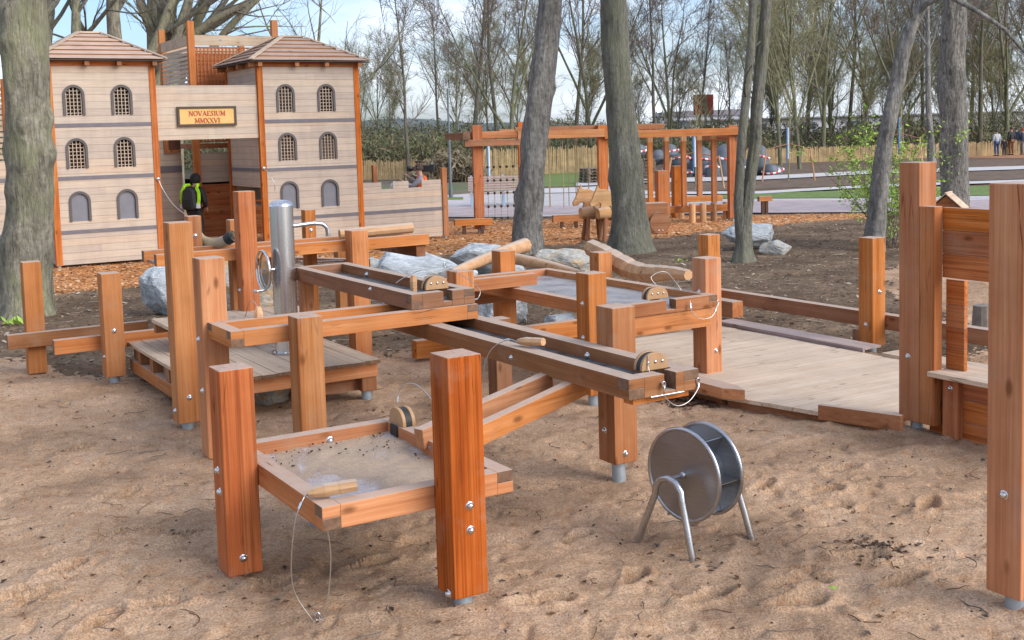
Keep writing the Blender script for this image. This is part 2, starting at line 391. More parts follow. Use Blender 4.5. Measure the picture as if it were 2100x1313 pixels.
def ground_mat(kind):
    t = NT('ground_' + kind, .92)
    t.b.inputs['Specular IOR Level'].default_value = .2
    v = t.coord('Object', (1, 1, 1), False)
    if kind == 'sand':
        a = t.noise(v, 1.1, 5, .6); b = t.noise(v, 85, 3, .85); c3 = t.noise(v, 9, 6, .7); c4 = t.noise(v, 38, 4, .75)
        c = t.ramp(a, [(.34, (.39, .25, .152)), (.5, (.485, .32, .20)), (.66, (.545, .375, .25))])
        c = t.mix(1., c, t.ramp(c3, [(.3, (.80, .68, .58)), (.5, 1.), (.72, (1.04, 1.05, 1.08))]), 'MULTIPLY')
        c = t.mix(1., c, t.ramp(c4, [(.3, .74), (.55, 1.04)]), 'MULTIPLY')
        c = t.mix(1., c, t.ramp(b, [(.3, .45), (.5, 1.), (.7, 1.5)]), 'MULTIPLY')
        wet = t.noise(v, .55, 4, .55); c = t.mix(1., c, t.ramp(wet, [(.33, (.72, .74, .78)), (.5, 1.)]), 'MULTIPLY')
        t.col(c); t.bump(t.math('ADD', t.math('MULTIPLY', b, .5), t.math('ADD', c3, c4)), .75, .02)
    elif kind == 'soil':
        a = t.noise(v, .9, 6, .65); b = t.noise(v, 14, 7, .75); d = t.voro(v, 22.)
        c = t.ramp(a, [(.3, (.085, .055, .034)), (.5, (.155, .105, .067)), (.7, (.26, .185, .12))])
        c = t.mix(1., c, t.ramp(b, [(.32, .45), (.5, 1.), (.7, 1.6)]), 'MULTIPLY')
        c = t.mix(t.ramp(d, [(.05, .7), (.12, 0.)]), c, (.40, .33, .26))
        gr = t.noise(v, 2.1, 6, .7); c = t.mix(t.ramp(gr, [(.62, 0.), (.72, .6)]), c, (.08, .12, .035))
        t.col(c); t.bump(t.math('ADD', b, a), .9, .04)
    else:
        vo = t.voro(t.coord('Object', (1, 1, 1), False), 26., 'F1', 'Color'); sx = t.n('ShaderNodeSeparateColor'); t.l(vo, sx.inputs[0])
        c = t.ramp(sx.outputs[0], [(0., (.34, .12, .035)), (.35, (.58, .23, .07)), (.7, (.72, .34, .12)), (1., (.78, .46, .22))])
        a = t.noise(v, 1.2, 5); c = t.mix(1., c, t.ramp(a, [(.3, .62), (.65, 1.05)]), 'MULTIPLY')
        t.col(c); t.bump(sx.outputs[1], .9, .04)
    return t.m
GM = {0: ground_mat('sand'), 1: ground_mat('soil'), 2: ground_mat('mulch')}
GN = {0: 'sand', 1: 'soil', 2: 'bark_mulch'}
idx = np.arange(NR * NC).reshape(NR, NC)
V3 = np.stack([X, Y, Hh], -1).reshape(-1, 3)
for k in range(3):
    m = ZN == k
    q = np.stack([idx[:-1, :-1][m], idx[:-1, 1:][m], idx[1:, 1:][m], idx[1:, :-1][m]], -1)
    used, inv = np.unique(q, return_inverse=True); q = inv.reshape(q.shape)
    me = bpy.data.meshes.new(GN[k]); me.vertices.add(len(used)); me.vertices.foreach_set('co', V3[used].ravel().astype(np.float32))
    me.loops.add(q.size); me.loops.foreach_set('vertex_index', q.ravel().astype(np.int32))
    me.polygons.add(len(q)); me.polygons.foreach_set('loop_start', np.arange(0, q.size, 4, dtype=np.int32))
    me.update(calc_edges=True); me.polygons.foreach_set('use_smooth', np.ones(len(q), dtype=bool)); me.materials.append(GM[k])
    me.validate(); o = bpy.data.objects.new(GN[k], me); COL.objects.link(o); o['kind'] = 'structure'

# wide field reaching the horizon
def fieldm():
    t = NT('field', .95); v = t.coord('Object', (1, 1, 1), False); a = t.noise(v, .12, 6, .6); b = t.noise(v, 3, 6, .7)
    c = t.ramp(a, [(.4, (.13, .10, .075)), (.52, (.15, .125, .08)), (.62, (.10, .14, .045))])
    c = t.mix(1., c, t.ramp(b, [(.3, .6), (.7, 1.3)]), 'MULTIPLY'); t.col(c); t.bump(b, .6, .05); return t.m
m = MB(); m.add([(-1500, -60, -.09), (1500, -60, -.09), (1500, 2500, -.09), (-1500, 2500, -.09)], [(0, 1, 2, 3)]); m.build('ground', fieldm())['kind'] = 'structure'

def sheet(name, pix, z, mat):
    m = MB(); pts = [P(*q) for q in pix]; m.add([(p.x, p.y, z) for p in pts], [tuple(range(len(pts)))]); o = m.build(name, mat); o['kind'] = 'structure'; return o
def pavem(name, a, b, br=True):
    t = NT(name, .8); v = t.coord('Object', (1, 1, 1), False)
    q = t.n('ShaderNodeTexBrick'); q.inputs['Scale'].default_value = 3.; q.inputs['Color1'].default_value = (*a, 1); q.inputs['Color2'].default_value = (*b, 1)
    q.inputs['Mortar'].default_value = (.34, .31, .31, 1); q.inputs['Mortar Size'].default_value = .025; t.l(v, q.inputs['Vector'])
    n_ = t.noise(v, 1.4, 5); t.col(t.mix(1., q.outputs[0], t.ramp(n_, [(.3, .8), (.7, 1.1)]), 'MULTIPLY')); return t.m
PAVE = pavem('pavers_pale', (.60, .57, .56), (.52, .49, .49)); BRK = pavem('pavers_brick', (.50, .40, .39), (.40, .31, .32))
PATHM = plain('path_gravel', (.58, .56, .55), .9, 0, .2, 3); LAWN = plain('lawn_green', (.17, .25, .055), .95, 0, .5, 5)
BEDM = plain('bed_soil', (.19, .125, .08), .95, 0, .6, 2.2)
sheet('planting_bed', [(1380, 395), (2300, 360), (2700, 318), (1560, 322), (1100, 352), (1100, 385)], .012, BEDM)
sheet('lawn', [(1050, 385), (1240, 382), (1240, 348), (1050, 352)], .02, LAWN)
sheet('pavement', [(700, 452), (915, 447), (1120, 446), (1340, 440), (1700, 437), (2300, 436), (2300, 395), (1780, 405), (1400, 402), (1250, 382), (1050, 392), (915, 402), (700, 408)], .028, PAVE)
sheet('brick_paving', [(1180, 445), (1340, 441), (1700, 438), (2300, 438), (2300, 412), (1600, 413), (1250, 424)], .036, BRK)
sheet('brick_paving', [(700, 450), (1040, 444), (1230, 438), (1230, 424), (1040, 424), (700, 430)], .036, BRK)
sheet('grass_verge', [(760, 414), (950, 411), (950, 406), (760, 409)], .036, LAWN)
sheet('lawn', [(1480, 410), (1790, 408), (2300, 398), (2300, 374), (1790, 391), (1560, 399), (1480, 402)], .044, LAWN)
sheet('path', [(1250, 402), (1560, 400), (1781, 387), (2300, 369), (2300, 364), (1781, 382), (1560, 395), (1250, 397)], .052, PATHM)
sheet('path', [(1180, 384), (1380, 376), (1560, 371), (1781, 359), (2400, 340), (2400, 333), (1781, 352), (1560, 363), (1380, 367), (1180, 376)], .052, PATHM)
sheet('path', [(1060, 400), (1240, 396), (1240, 386), (1060, 390)], .052, PATHM)
sheet('mulch_strip', [(1930, 324), (2300, 328), (2300, 318), (1960, 318)], .03, plain('mulch_far', (.42, .2, .1), .95, 0, .4, 9))

# ------------------------------------------------------------------ timber builders (u, v axes of the playground)
def bolt(par, off, face, u, v, z, r=.022):
    nrm = {'v': (0, -1, 0), 'u': (-1, 0, 0), 'V': (0, 1, 0), 'U': (1, 0, 0)}[face]
    m = MB(off); m.dome((u, v, z), nrm, r * 1.15, .006); n3 = Vector(nrm)
    m.dome(Vector((u, v, z)) + n3 * .004, nrm, r * .85, r * .75); return m.build('bolt', BOLT, par)
def post(par, off, u, v, z0, z1, kind='larch', size=.2, foot=True, bolts=(), d=None, lean=(0, 0)):
    d = d or size
    m = MB(off); m.box(u, u + size, v, v + d, z0, z1, 0, 'z', 1)
    if lean != (0, 0):
        m.v = [(x + (z - (z0 - off[2])) * lean[0], y + (z - (z0 - off[2])) * lean[1], z) for x, y, z in m.v]
    o = m.build('post', [wd(kind, 'z'), wd(kind, 'z')], par, .007)
    if foot:
        f = MB(off); c = (u + size / 2, v + d / 2); f.tube([(c[0], c[1], -.25), (c[0], c[1], z0 + .004)], .05, 16); f.build('steel_foot', GALV, o)
    for b in bolts:
        face, zz = b[0], b[1]; q = b[2] if len(b) > 2 else .5
        if face == 'v': bolt(o, off, 'v', u + size * q + lean[0] * (zz - z0), v + lean[1] * (zz - z0), zz)
        else: bolt(o, off, 'u', u + lean[0] * (zz - z0), v + d * q, zz)
    return o

def trough(par, off, u0, u1, v0, v1, zt, h=.125, w=.1, kind='larch', floor='rubber', notch=None, fl=.085, name='rim_beam', bolts=()):
    """four beams half-lapped at the corners: side beams along v, end beams along u"""
    zb = zt - h; zm = (zt + zb) / 2
    def side(a0, a1, lows, ups):
        m = MB(off); m.box(a0, a1, v0 + w, v1 - w, zb, zt, 0, 'y', 1)
        for (va, vb, low) in lows:
            if low: m.box(a0, a1, va, vb, zb, zm - .001, 0, 'y', 1)
            else: m.box(a0, a1, va, vb, zm + .001, zt, 0, 'y', 1)
        return m.build(name, [wd(kind, 'y'), wgrain()], par, .003)
    sl = side(u0, u0 + w, [(v0, v0 + w, True), (v1 - w, v1, True)], None)
    sr = side(u1 - w, u1, [(v0, v0 + w, False), (v1 - w, v1, False)], None)
    def end(b0, b1, nt=None):
        m = MB(off)
        if nt is None: m.box(u0 + w, u1 - w, b0, b1, zb, zt, 0, 'x', 1)
        else:
            n0, n1, dep = nt
            m.box(u0 + w, n0, b0, b1, zb, zt, 0, 'x', 1); m.box(n1, u1 - w, b0, b1, zb, zt, 0, 'x', 1); m.box(n0, n1, b0 + .001, b1 - .001, zb, zt - dep, 0)
        m.box(u0, u0 + w, b0, b1, zm + .001, zt, 0, 'x', 1); m.box(u1 - w, u1, b0, b1, zb, zm - .001, 0, 'x', 1)
        return m.build(name, [wd(kind, 'x'), wgrain()], par, .003)
    nn = notch or {}
    end(v0, v0 + w, nn.get('near')); end(v1 - w, v1, nn.get('far'))
    if floor:
        m = MB(off); m.box(u0 + w - .02, u1 - w + .02, v0 + w - .02, v1 - w + .02, zt - fl - .03, zt - fl, 0)
        m.build('tray', RUB if floor == 'rubber' else TRAY if floor == 'tray' else SANDF, par)
    for fc, a, b, c in bolts: bolt(sl, off, fc, a, b, c)
    return sl

def rub():
    t = NT('wet_rubber', .35); v = t.coord('Object', (1, 1, 1)); f = t.noise(v, 4, 5)
    t.col(t.ramp(f, [(.35, (.05, .055, .06)), (.6, (.12, .13, .14))])); t.l(t.ramp(f, [(.4, .2), (.6, .6)]), t.b.inputs['Roughness']); t.bump(f, .1, .01); return t.m
RUB = rub()
def traym():
    t = NT('wet_tray', .4); v = t.coord('Object', (1, 1, 1)); f = t.noise(v, 3, 6, .6); g = t.noise(v, 60, 3)
    c = t.ramp(f, [(.35, (.24, .235, .24)), (.6, (.36, .34, .33))]); t.col(t.mix(1., c, t.ramp(g, [(.3, .8), (.7, 1.1)]), 'MULTIPLY'))
    t.l(t.ramp(f, [(.4, .25), (.6, .75)]), t.b.inputs['Roughness']); t.bump(g, .2, .004); return t.m
TRAY = traym()
def sandwet():
    t = NT('wet_sand_tray', .6); v = t.coord('Object', (1, 1, 1), False); a = t.noise(v, 2.1, 5, .6, .5); b = t.noise(v, 130, 3, .8)
    c = t.ramp(a, [(.40, (.42, .31, .215)), (.53, (.36, .27, .20)), (.58, (.46, .42, .40))]); c = t.mix(1., c, t.ramp(b, [(.3, .55), (.6, 1.2)]), 'MULTIPLY')
    t.col(c); t.l(t.ramp(a, [(.5, .8), (.56, .22)]), t.b.inputs['Roughness']); t.bump(b, .4, .006); return t.m
SANDF = sandwet()
CABLE = steel('wire_cable', (.62, .6, .57), .35)
PLY = plain('plywood', (.46, .27, .13), .55, 0, .2, 14); PLYE = plain('ply_rubber', (.025, .025, .025), .6); SHEL = steel('ferrule', (.75, .76, .78), .2)

def shackle(m, p, s=.014):
    p = Vector(p); pts = [p + Vector((math.cos(a) * s, 0, math.sin(a) * s * 1.5)) for a in [i * 2 * PI / 10 for i in range(11)]]
    m.tube(pts, .004, 6)
def cable(par, off, pts, r=.0035, ferr=(), shk=()):
    """smooth cable through control points (Catmull-Rom)"""
    c = [Vector(p) for p in pts]; c = [c[0] * 2 - c[1]] + c + [c[-1] * 2 - c[-2]]; q = []
    for i in range(1, len(c) - 2):
        for k in range(8):
            t = k / 8.; a, b, d, e = c[i - 1], c[i], c[i + 1], c[i + 2]
            q.append(.5 * ((2 * b) + (d - a) * t + (2 * a - 5 * b + 4 * d - e) * t * t + (3 * b - a - 3 * d + e) * t ** 3))
    q.append(c[-2]); m = MB(off); m.tube(q, r, 6); o = m.build('cable', CABLE, par)
    for a in ferr:
        i = min(int(a * (len(q) - 1)), len(q) - 3); f = MB(off); f.tube([q[i], q[i] + (q[i + 2] - q[i]).normalized() * .035], r * 2.3, 8); f.build('ferrule', SHEL, o)
    if shk:
        for p in shk: f = MB(off); shackle(f, p); f.build('shackle', BOLT, o)
    return o

def sluice(label, u, v, z, axis='u', cab=None, w=.21, h=.11, zdown=.10, cabkw=None):
    """half-round plywood gate standing over a notch; axis = direction of its long side"""
    t = thing('sluice_gate', label, 'sluice gate', u, v, z, 'sluice gates on the water channels', TH if axis == 'u' else TH + PI / 2)
    def outline(s=1.): 
        pts = [(-w / 2 * s, 0)]; r = h * .86
        for i in range(9): a = PI - i / 8 * PI / 2; pts.append((-w / 2 * s + r + math.cos(a) * r, h * s - r + math.sin(a) * r if False else (h - r) * s + math.sin(a) * r * s))
        for i in range(9): a = PI / 2 - i / 8 * PI / 2; pts.append((w / 2 * s - r + math.cos(a) * r, (h - r) * s + math.sin(a) * r * s))
        pts.append((w / 2 * s, 0)); return pts
    for y0 in (-.045, .021):
        m = MB(); m.prism(outline(), 1, y0, y0 + .024); c = m.build('cheek_board', PLY, t, .004)
        if y0 < 0:
            for k in (-1, 0, 1): s_ = MB(); s_.dome((k * w * .27, y0, h * .48), (0, -1, 0), .012, .010); s_.build('screw', BOLT, c)
    m = MB(); m.prism(outline(.96), 1, -.020, .020); m.box(-.04, .04, -.02, .02, -zdown, 0); m.build('rubber_blade', PLYE, t)
    if cab: cable(t, (0, 0, 0), cab, **(cabkw or {}))
    return t

def plug(label, p, ang, L=.2, upright=False, cab=None, cabkw=None, r=.028):
    o = thingxy('wooden_plug', label, 'wooden plug', p[0], p[1], p[2], ang, 'carved wooden plugs on steel cables')
    m = MB(); prof = [(0, .55), (.12, .8), (.35, 1.05), (.62, .95), (.66, 1.), (1., .9)]
    if upright: pts = [(0, 0, a * L) for a, _ in prof[::-1]]; pts = [(0, 0, (1 - a) * L) for a, _ in prof]
    else: pts = [(a * L, 0, r + (0.02 * a)) for a, _ in prof]
    m.tube(pts, [r * b for _, b in prof], 7, 0, True, False); m.build('carved_body', wd('pale', 'x'), o, .003)
    if cab: cable(o, (0, 0, 0), cab, **(cabkw or {}))
    return o

# ---- front water table
u0, v0 = 2.1, 5.42
t = thing('water_table', 'square water and sand table on two tall posts nearest the camera', 'water table', u0, v0)
off = (u0, v0, 0)
trough(t, off, 2.1, 3.22, 5.42, 6.93, .648, .125, .1, 'larch', 'rubber', {}, .10)
m = MB(off); gx, gy = 60, 80
for j in range(gy):
    for i in range(gx):
        a_ = 2.19 + .94 * i / (gx - 1); b_ = 5.51 + 1.33 * j / (gy - 1)
        hh_ = .556 + .016 * mnoise.noise(Vector((a_ * 3, b_ * 3, 1))) + .008 * mnoise.noise(Vector((a_ * 11, b_ * 11, 2))) + .004 * mnoise.noise(Vector((a_ * 34, b_ * 34, 3))) + .022 * max(0, (b_ - 6.3)) / .5
        m.v.append((a_ - off[0], b_ - off[1], max(hh_, .552) ))
for j in range(gy - 1):
    for i in range(gx - 1): m.f.append((j * gx + i, j * gx + i + 1, (j + 1) * gx + i + 1, (j + 1) * gx + i)); m.m.append(0); m.sm.append(True)
m.build('sand_bed', SANDF, t)
# right rim is notched for the gate: rebuild it proud as two pieces is avoided; gate stands on the rim
post(t, off, 1.898, 6.38, .02, 1.21, 'fir', .2, True, [('v', .12, .45), ('u', .62, .55), ('u', .50, .45)])
post(t, off, 2.73, 5.218, .085, 1.36, 'fir', .2, True, [('v', .57, .52), ('v', .44, .52), ('u', .10, .35)])
post(t, off, 2.60, 6.935, .11, .60, 'dark', .15, True)
m = MB(off); m.box(3.108, 3.119, 6.67, 6.765, .53, .652); m.build('gate_slot', PLYE, t)
bolt(t, off, 'v', 2.72, 6.83, .585, .026)
sluice('plywood sluice gate on the rim of the nearest water table', 3.175, 6.72, .648, 'v', [(.06, 0, .12), (.05, -.02, .22), (-.10, -.05, .27), (-.25, -.1, .18), (-.34, -.12, .05)], cabkw={'ferr': (.05, .8)})
pz = P(632, 1026, .65)
plug('carved wooden plug lying on the near corner of the nearest water table', (pz.x, pz.y, .65), R(14), .25, False,
     [(.0, 0, .03), (-.03, -.05, .02), (-.08, -.06, -.12), (-.10, -.03, -.42), (-.02, -.03, -.60), (.02, -.02, -.64), (.07, -.03, -.55), (.10, -.03, -.3), (.08, -.035, -.11), (.055, -.02, -.085)],
     {'ferr': (.13, .90, .55), 'shk': [(.02, -.02, -.61), (.06, -.03, -.09)]}, .036)
# puddle / sand heap in the table
m = MB(off); rr = random.Random(4)
for i in range(60):
    a = rr.uniform(2.25, 3.08); b = 6.8 - abs(rr.gauss(0, .22)); s = rr.uniform(.003, .010); zt_ = .566 + .022 * max(0, b - 6.3) / .5; m.box(a, a + s, b, b + s * rr.uniform(.5, 2), zt_, zt_ + s * .8)
m.build('leaf_crumbs', plain('crumbs', (.06, .035, .02), .9), t)['kind'] = 'stuff'

# ---- channel 4: narrow double rail from the table up to the long channel
t = thing('water_channel', 'narrow two rail channel rising from the nearest table to the long channel', 'water channel', 3.1, 6.28)
off = (3.1, 6.28, 0)
t.rotation_euler = (0, 0, TH + math.atan2(.36, 1.15)); Lr = math.hypot(1.15, .36)
for yo in (0., -.285):
    m = MB(); m.bar((-.03, yo, .66), (Lr, yo, .80), .075, .125, 0); m.build('rail', wd('larch', 'x'), t, .004)
m = MB(); m.bar((0, -.142, .61), (Lr - .02, -.142, .75), .20, .02, 0); m.build('channel_floor', TRAY, t)

# ---- long channel 3
t = thing('water_channel', 'long open water channel with the wide notched end over the sand', 'water channel', 4.2, 5.66)
off = (4.2, 5.66, 0)
nc = 4.52
sl = trough(t, off, 4.2, 4.75, 5.66, 9.3, .975, .13, .12, 'dark', 'rubber', {'near': (nc - .045, nc + .045, .11)}, .085)
bolt(sl, off, 'u', 4.2, 7.05, .90, .018); 
bolt(t, off, 'u', 4.63, 6.72, .91, .024)
m = MB(off); m.box(4.26, 4.70, 5.70, 5.80, .80, .843); m.build('stop_rail', wd('cedar', 'x'), t, .003)
m = MB(off); m.tube([(4.36, 5.655, .845), (4.62, 5.655, .845)], .008, 8); m.build('drip_edge', STEEL, t)
post(t, off, 4.752, 6.58, .13, 1.25, 'larch', .2, True, [('v', .20, .45), ('u', .36, .6)])
post(t, off, 5.15, 8.9, .1, .84, 'dark', .16, False)
sluice('half round plywood gate at the notched end of the long channel', nc - .01, 5.84, .975, 'u',
       [(-.06, -.05, .10), (-.065, -.07, .0), (-.06, -.20, -.06), (-.06, -.21, -.13), (.02, -.22, -.20), (.12, -.22, -.19), (.21, -.2, -.13), (.235, -.18, -.09)], cabkw={'ferr': (.25, .88), 'shk': [(-.06, -.205, -.06), (.23, -.185, -.08)]})
pz = P(1062, 708, .98)
plug('carved wooden plug lying across the edge of the long channel', (pz.x, pz.y, .975), R(-42), .24, False, [(0, 0, .03), (-.08, -.02, .04), (-.20, -.05, -.03), (-.26, -.07, -.14), (-.27, -.08, -.24)], {'ferr': (.22,)}, .032)
m = MB(); pz = P(1064, 748, .9); w0 = uvof(4.2 * 0 + pz.x, pz.y)

# ---- channel 2 (crosses under channel 1, on posts C and D)
t = thing('water_channel', 'lower crossing channel running left to right behind the block post', 'water channel', 2.58, 8.33)
off = (2.58, 8.33, 0)
trough(t, off, 2.58, 4.66, 8.33, 8.90, 1.097, .12, .1, 'larch', 'tray', {}, .085)
post(t, off, 3.02, 8.128, .02, 1.175, 'larch', .2, True)
post(t, off, 2.54, 8.90, .02, 1.59, 'larch', .2, True, [('u', .95, .6), ('u', .55, .4)])
pz = P(531, 668, 1.03)
plug('upright carved wooden plug standing in the lower crossing channel', (pz.x, pz.y, 1.01), 0, .17, True, [(0, 0, .15), (-.03, .05, .19), (-.12, .25, .18), (-.22, .5, .02)], None, .036)

# ---- channel 1 (top, fed by the spout)
t = thing('water_channel', 'topmost water channel running from the steel pump spout', 'water channel', 4.07, 8.36)
off = (4.07, 8.36, 0)
n1 = 4.40
sl = trough(t, off, 4.07, 4.65, 8.36, 11.0, 1.225, .125, .1, 'dark', 'rubber', {'near': (n1 - .04, n1 + .04, .085)}, .085)
post(t, off, 4.12, 10.9, .0, 1.09, 'larch', .12, False)
bolt(sl, off, 'u', 4.07, 9.15, 1.19, .018); bolt(t, off, 'u', 4.55, 10.3, 1.17, .024)
sluice('half round plywood gate at the near end of the topmost channel', n1 - .02, 8.55, 1.225, 'u', [(.03, 0, .12), (-.08, .05, .16), (-.22, .12, .10), (-.28, .15, .06)], cabkw={})
pz = P(848, 588, 1.2)
plug('small pale wooden plug leaning in the topmost channel', (pz.x, pz.y, 1.15), 0, .15, True, None, None, .032)
# second loop of cable hanging at the right end
t = thing('steel_cable', 'thin steel cable hooked between the topmost channel and post', 'cable', 4.66, 8.40, 1.15)
cable(t, (0, 0, 0), [(-.02, 0, -.03), (.06, .03, -.02), (.10, .08, .05), (.05, .25, .14), (.0, .5, .22)], .003, (.1, .9), [(.0, .5, .22)])

# ---- channel 5: short rail pair from post K on to the big table
t = thing('water_channel', 'short pale two rail channel resting on the rear water table', 'water channel', 5.36, 10.0)
off = (5.36, 10.0, 0)
for vv in (10.205, 10.42): m = MB(off); m.box(5.3, 6.42, vv, vv + .09, .91, 1.03, 0, 'x', 1); m.build('rail', [wd('larch', 'x'), wgrain()], t, .004)
m = MB(off); m.box(5.3, 6.40, 10.295, 10.42, .905, .93); m.build('channel_floor', TRAY, t)
post(t, off, 5.36, 10.0, .02, 1.15, 'larch', .2, True)

# ---- table 2 (rear)
t = thing('water_table', 'long rear water table with wet grey tray beside the plank deck', 'water table', 6.13, 8.48)
off = (6.13, 8.48, 0)
n2 = 6.80
trough(t, off, 6.13, 7.36, 8.48, 11.45, .90, .12, .1, 'larch', 'tray', {'near': (n2 - .055, n2 + .055, .09)}, .07)
m = MB(off); m.box(6.2, 7.3, 8.5, 8.60, .60, .775); m.build('cross_beam', wd('larch', 'x'), t, .004)
m = MB(off); m.box(6.2, 7.3, 11.2, 11.3, .60, .775); m.build('cross_beam', wd('larch', 'x'), t, .004)
post(t, off, 5.925, 8.56, .1, 1.21, 'larch', .2, True, [('u', .93, .5), ('u', .62, .5)])
post(t, off, 7.335, 8.62, .1, 1.23, 'larch', .2, True, [('v', .32, .6), ('u', .9, .5)])
post(t, off, 6.72, 11.46, .02, 1.14, 'larch', .2, True, [('u', .80, .4)])
sluice('half round plywood gate at the notched end of the rear water table', n2 - .05, 8.66, .90, 'u', [(.02, 0, .12), (.0, .05, .2), (.14, .02, .24), (.26, 0, .12), (.30, -.02, .05)], w=.25)
t2 = thing('steel_cable', 'thin steel cable drooping from the front of the rear table', 'cable', 7.0, 8.46, .86)
cable(t2, (0, 0, 0), [(0, -.01, .02), (0, -.03, -.08), (.10, -.04, -.16), (.24, -.04, -.15), (.34, -.02, -.03)], .004, (.1, .85), [(0, -.02, -.03), (.33, -.02, -.03)])

# low frame and boards under table 2
t = thing('sand_frame', 'low square timber frame under the rear water table', 'timber frame', 5.2, 11.4); off = (5.2, 11.4, 0)
m = MB(off); m.box(5.6, 8.2, 11.42, 11.54, .04, .24); m.build('kerb_beam', wd('larch', 'x'), t, .004)
m = MB(off); m.box(6.72, 6.84, 8.9, 11.42, .0, .10); m.build('kerb_beam', wd('dark', 'y'), t, .004)

# ---- channel 6 (rear, long) with posts J, H, I and hose
t = thing('water_channel', 'rear high channel along the castle side fed by a pale hose', 'water channel', 3.04, 12.2); off = (3.04, 12.2, 0)
for vv in (12.2, 12.72): m = MB(off); m.box(3.04, 6.2, vv, vv + .1, 1.21, 1.335, 0, 'x', 1); m.build('rail', [wd('larch', 'x'), wgrain()], t, .004)
m = MB(off); m.box(3.08, 6.18, 12.3, 12.72, 1.215, 1.24); m.build('channel_floor', TRAY, t)
m = MB(off); m.box(6.05, 6.17, 12.25, 14.2, 1.07, 1.205); m.build('cross_beam', wd('dark', 'y'), t, .004)
m = MB(off); m.box(4.3, 4.42, 12.25, 13.4, 1.07, 1.205); m.build('cross_beam', wd('dark', 'y'), t, .004)
post(t, off, 5.135, 11.998, .02, 1.45, 'larch', .2, True, [('v', .34, .55)])
post(t, off, 3.87, 11.998, .02, 1.95, 'cedar', .185, True, [('u', .9, .5)])
post(t, off, 3.56, 12.83, .02, 1.67, 'larch', .15, True, [('v', 1.45, .5)])
post(t, off, 4.03, 12.83, .02, 1.60, 'larch', .15, True, [('v', 1.45, .6)])
post(t, off, 4.92, 12.83, .02, 1.66, 'larch', .13, True, [('v', 1.42, .5)])
post(t, off, 5.75, 13.9, .02, 1.2, 'larch', .15, True)
HOSE = plain('hose_canvas', (.46, .36, .22), .7, 0, .2, 20); BLK = plain('black_rubber', (.02, .02, .02), .5)
a = D(398, 463, 13.2); b = D(420, 487, 13.0); c = D(448, 496, 12.9); d = D(478, 484, 12.8)
m = MB(); hh = []
for i in range(13):
    s_ = i / 12.; q = a * (1 - s_) ** 3 + D(402, 500, 13.1) * 3 * s_ * (1 - s_) ** 2 + D(440, 512, 12.9) * 3 * s_ ** 2 * (1 - s_) + d * s_ ** 3; hh.append(q)
h = thingxy('hose', 'thick pale hose sagging between two short posts', 'hose', a.x, a.y, 0, 0)
m = MB((a.x, a.y, 0)); m.tube(hh, .06, 12); m.build('hose_tube', HOSE, h)
for i, j in ((0, 1), (12, 11)):
    m = MB((a.x, a.y, 0)); m.tube([hh[i], hh[i] + (hh[j] - hh[i]).normalized() * .09], .068, 12); m.build('hose_clamp', BLK, h)
# pale log pieces lying on channel 6
for k, (uu, L) in enumerate(((5.2, .42), (5.55, .6))):
    t = thing('log_piece', ('pale split log lying on the rear high channel beside the post', 'longer pale split log at the end of the rear high channel')[k], 'log', uu, 12.5, 1.336, 'split logs on the rear channel')
    m = MB(); m.tube([(0, .05 * k, .045), (L, -.05 + .1 * k, .055)], [.055, .065], 9, 0, True, False); m.build('wood', wd('pale', 'x'), t, .004)

# diagonal channel 7 with chain
a = P(604, 527, 1.0); b = P(715, 531, 1.0)
t = thingxy('water_channel', 'thin diagonal channel beyond the steel pump with a chain on it', 'water channel', a.x, a.y, 0)
m = MB((a.x, a.y, 0)); m.bar((a.x - .3, a.y + .16, .94), (b.x + .25, b.y - .13, .94), .1, .12); m.build('rail', wd('dark', 'x'), t, .004)
m = MB((a.x, a.y, 0)); m.bar((a.x - .05, a.y - .45, .9), (b.x + .2, b.y - .75, .9), .1, .12); m.build('rail', wd('dark', 'x'), t, .004)
m = MB((a.x, a.y, 0)); m.box(a.x + .1, a.x + .24, a.y - .3, a.y - .1, 0, .88); m.build('post', wd('dark', 'z'), t, .004)
c0 = P(612, 541, 1.0); c1 = P(700, 540, 1.0); m = MB((a.x, a.y, 0))
for i in range(26):
    f = i / 25.; p = c0.lerp(c1, f) + Vector((0, .05 * math.sin(f * 9), .0 + .02 * (i % 2)))
    m.tube([p + Vector((math.cos(q) * .022, math.sin(q) * .012, (.008 if i % 2 else 0))) for q in [k * PI / 4 for k in range(9)]], .0055, 5)
m.build('chain', CABLE, t)

# ---- left low beams with posts F and G
t = thing('balance_beam', 'long low beam farthest left, bolted to a leaning post', 'balance beam', 1.7, 13.3); off = (1.7, 13.3, 0)
m = MB(off); m.box(1.72, 3.2, 13.35, 13.45, .33, .485, 0, 'x', 1); ob = m.build('beam', [wd('dark', 'x'), wgrain()], t, .005); bolt(ob, off, 'v', 2.28, 13.35, .36)
post(t, off, 1.93, 13.46, .02, 1.24, 'larch', .19, True)
t = thing('balance_beam', 'lower beam passing behind the short post at the deck corner', 'balance beam', 2.06, 12.6); off = (2.06, 12.6, 0)
m = MB(off); m.box(2.06, 3.28, 12.60, 12.70, .345, .495, 0, 'x', 1); m.build('beam', [wd('larch', 'x'), wgrain()], t, .005)
post(t, off, 2.52, 12.396, .08, 1.16, 'larch', .2, True, [('v', .56, .5), ('u', .3, .2)])

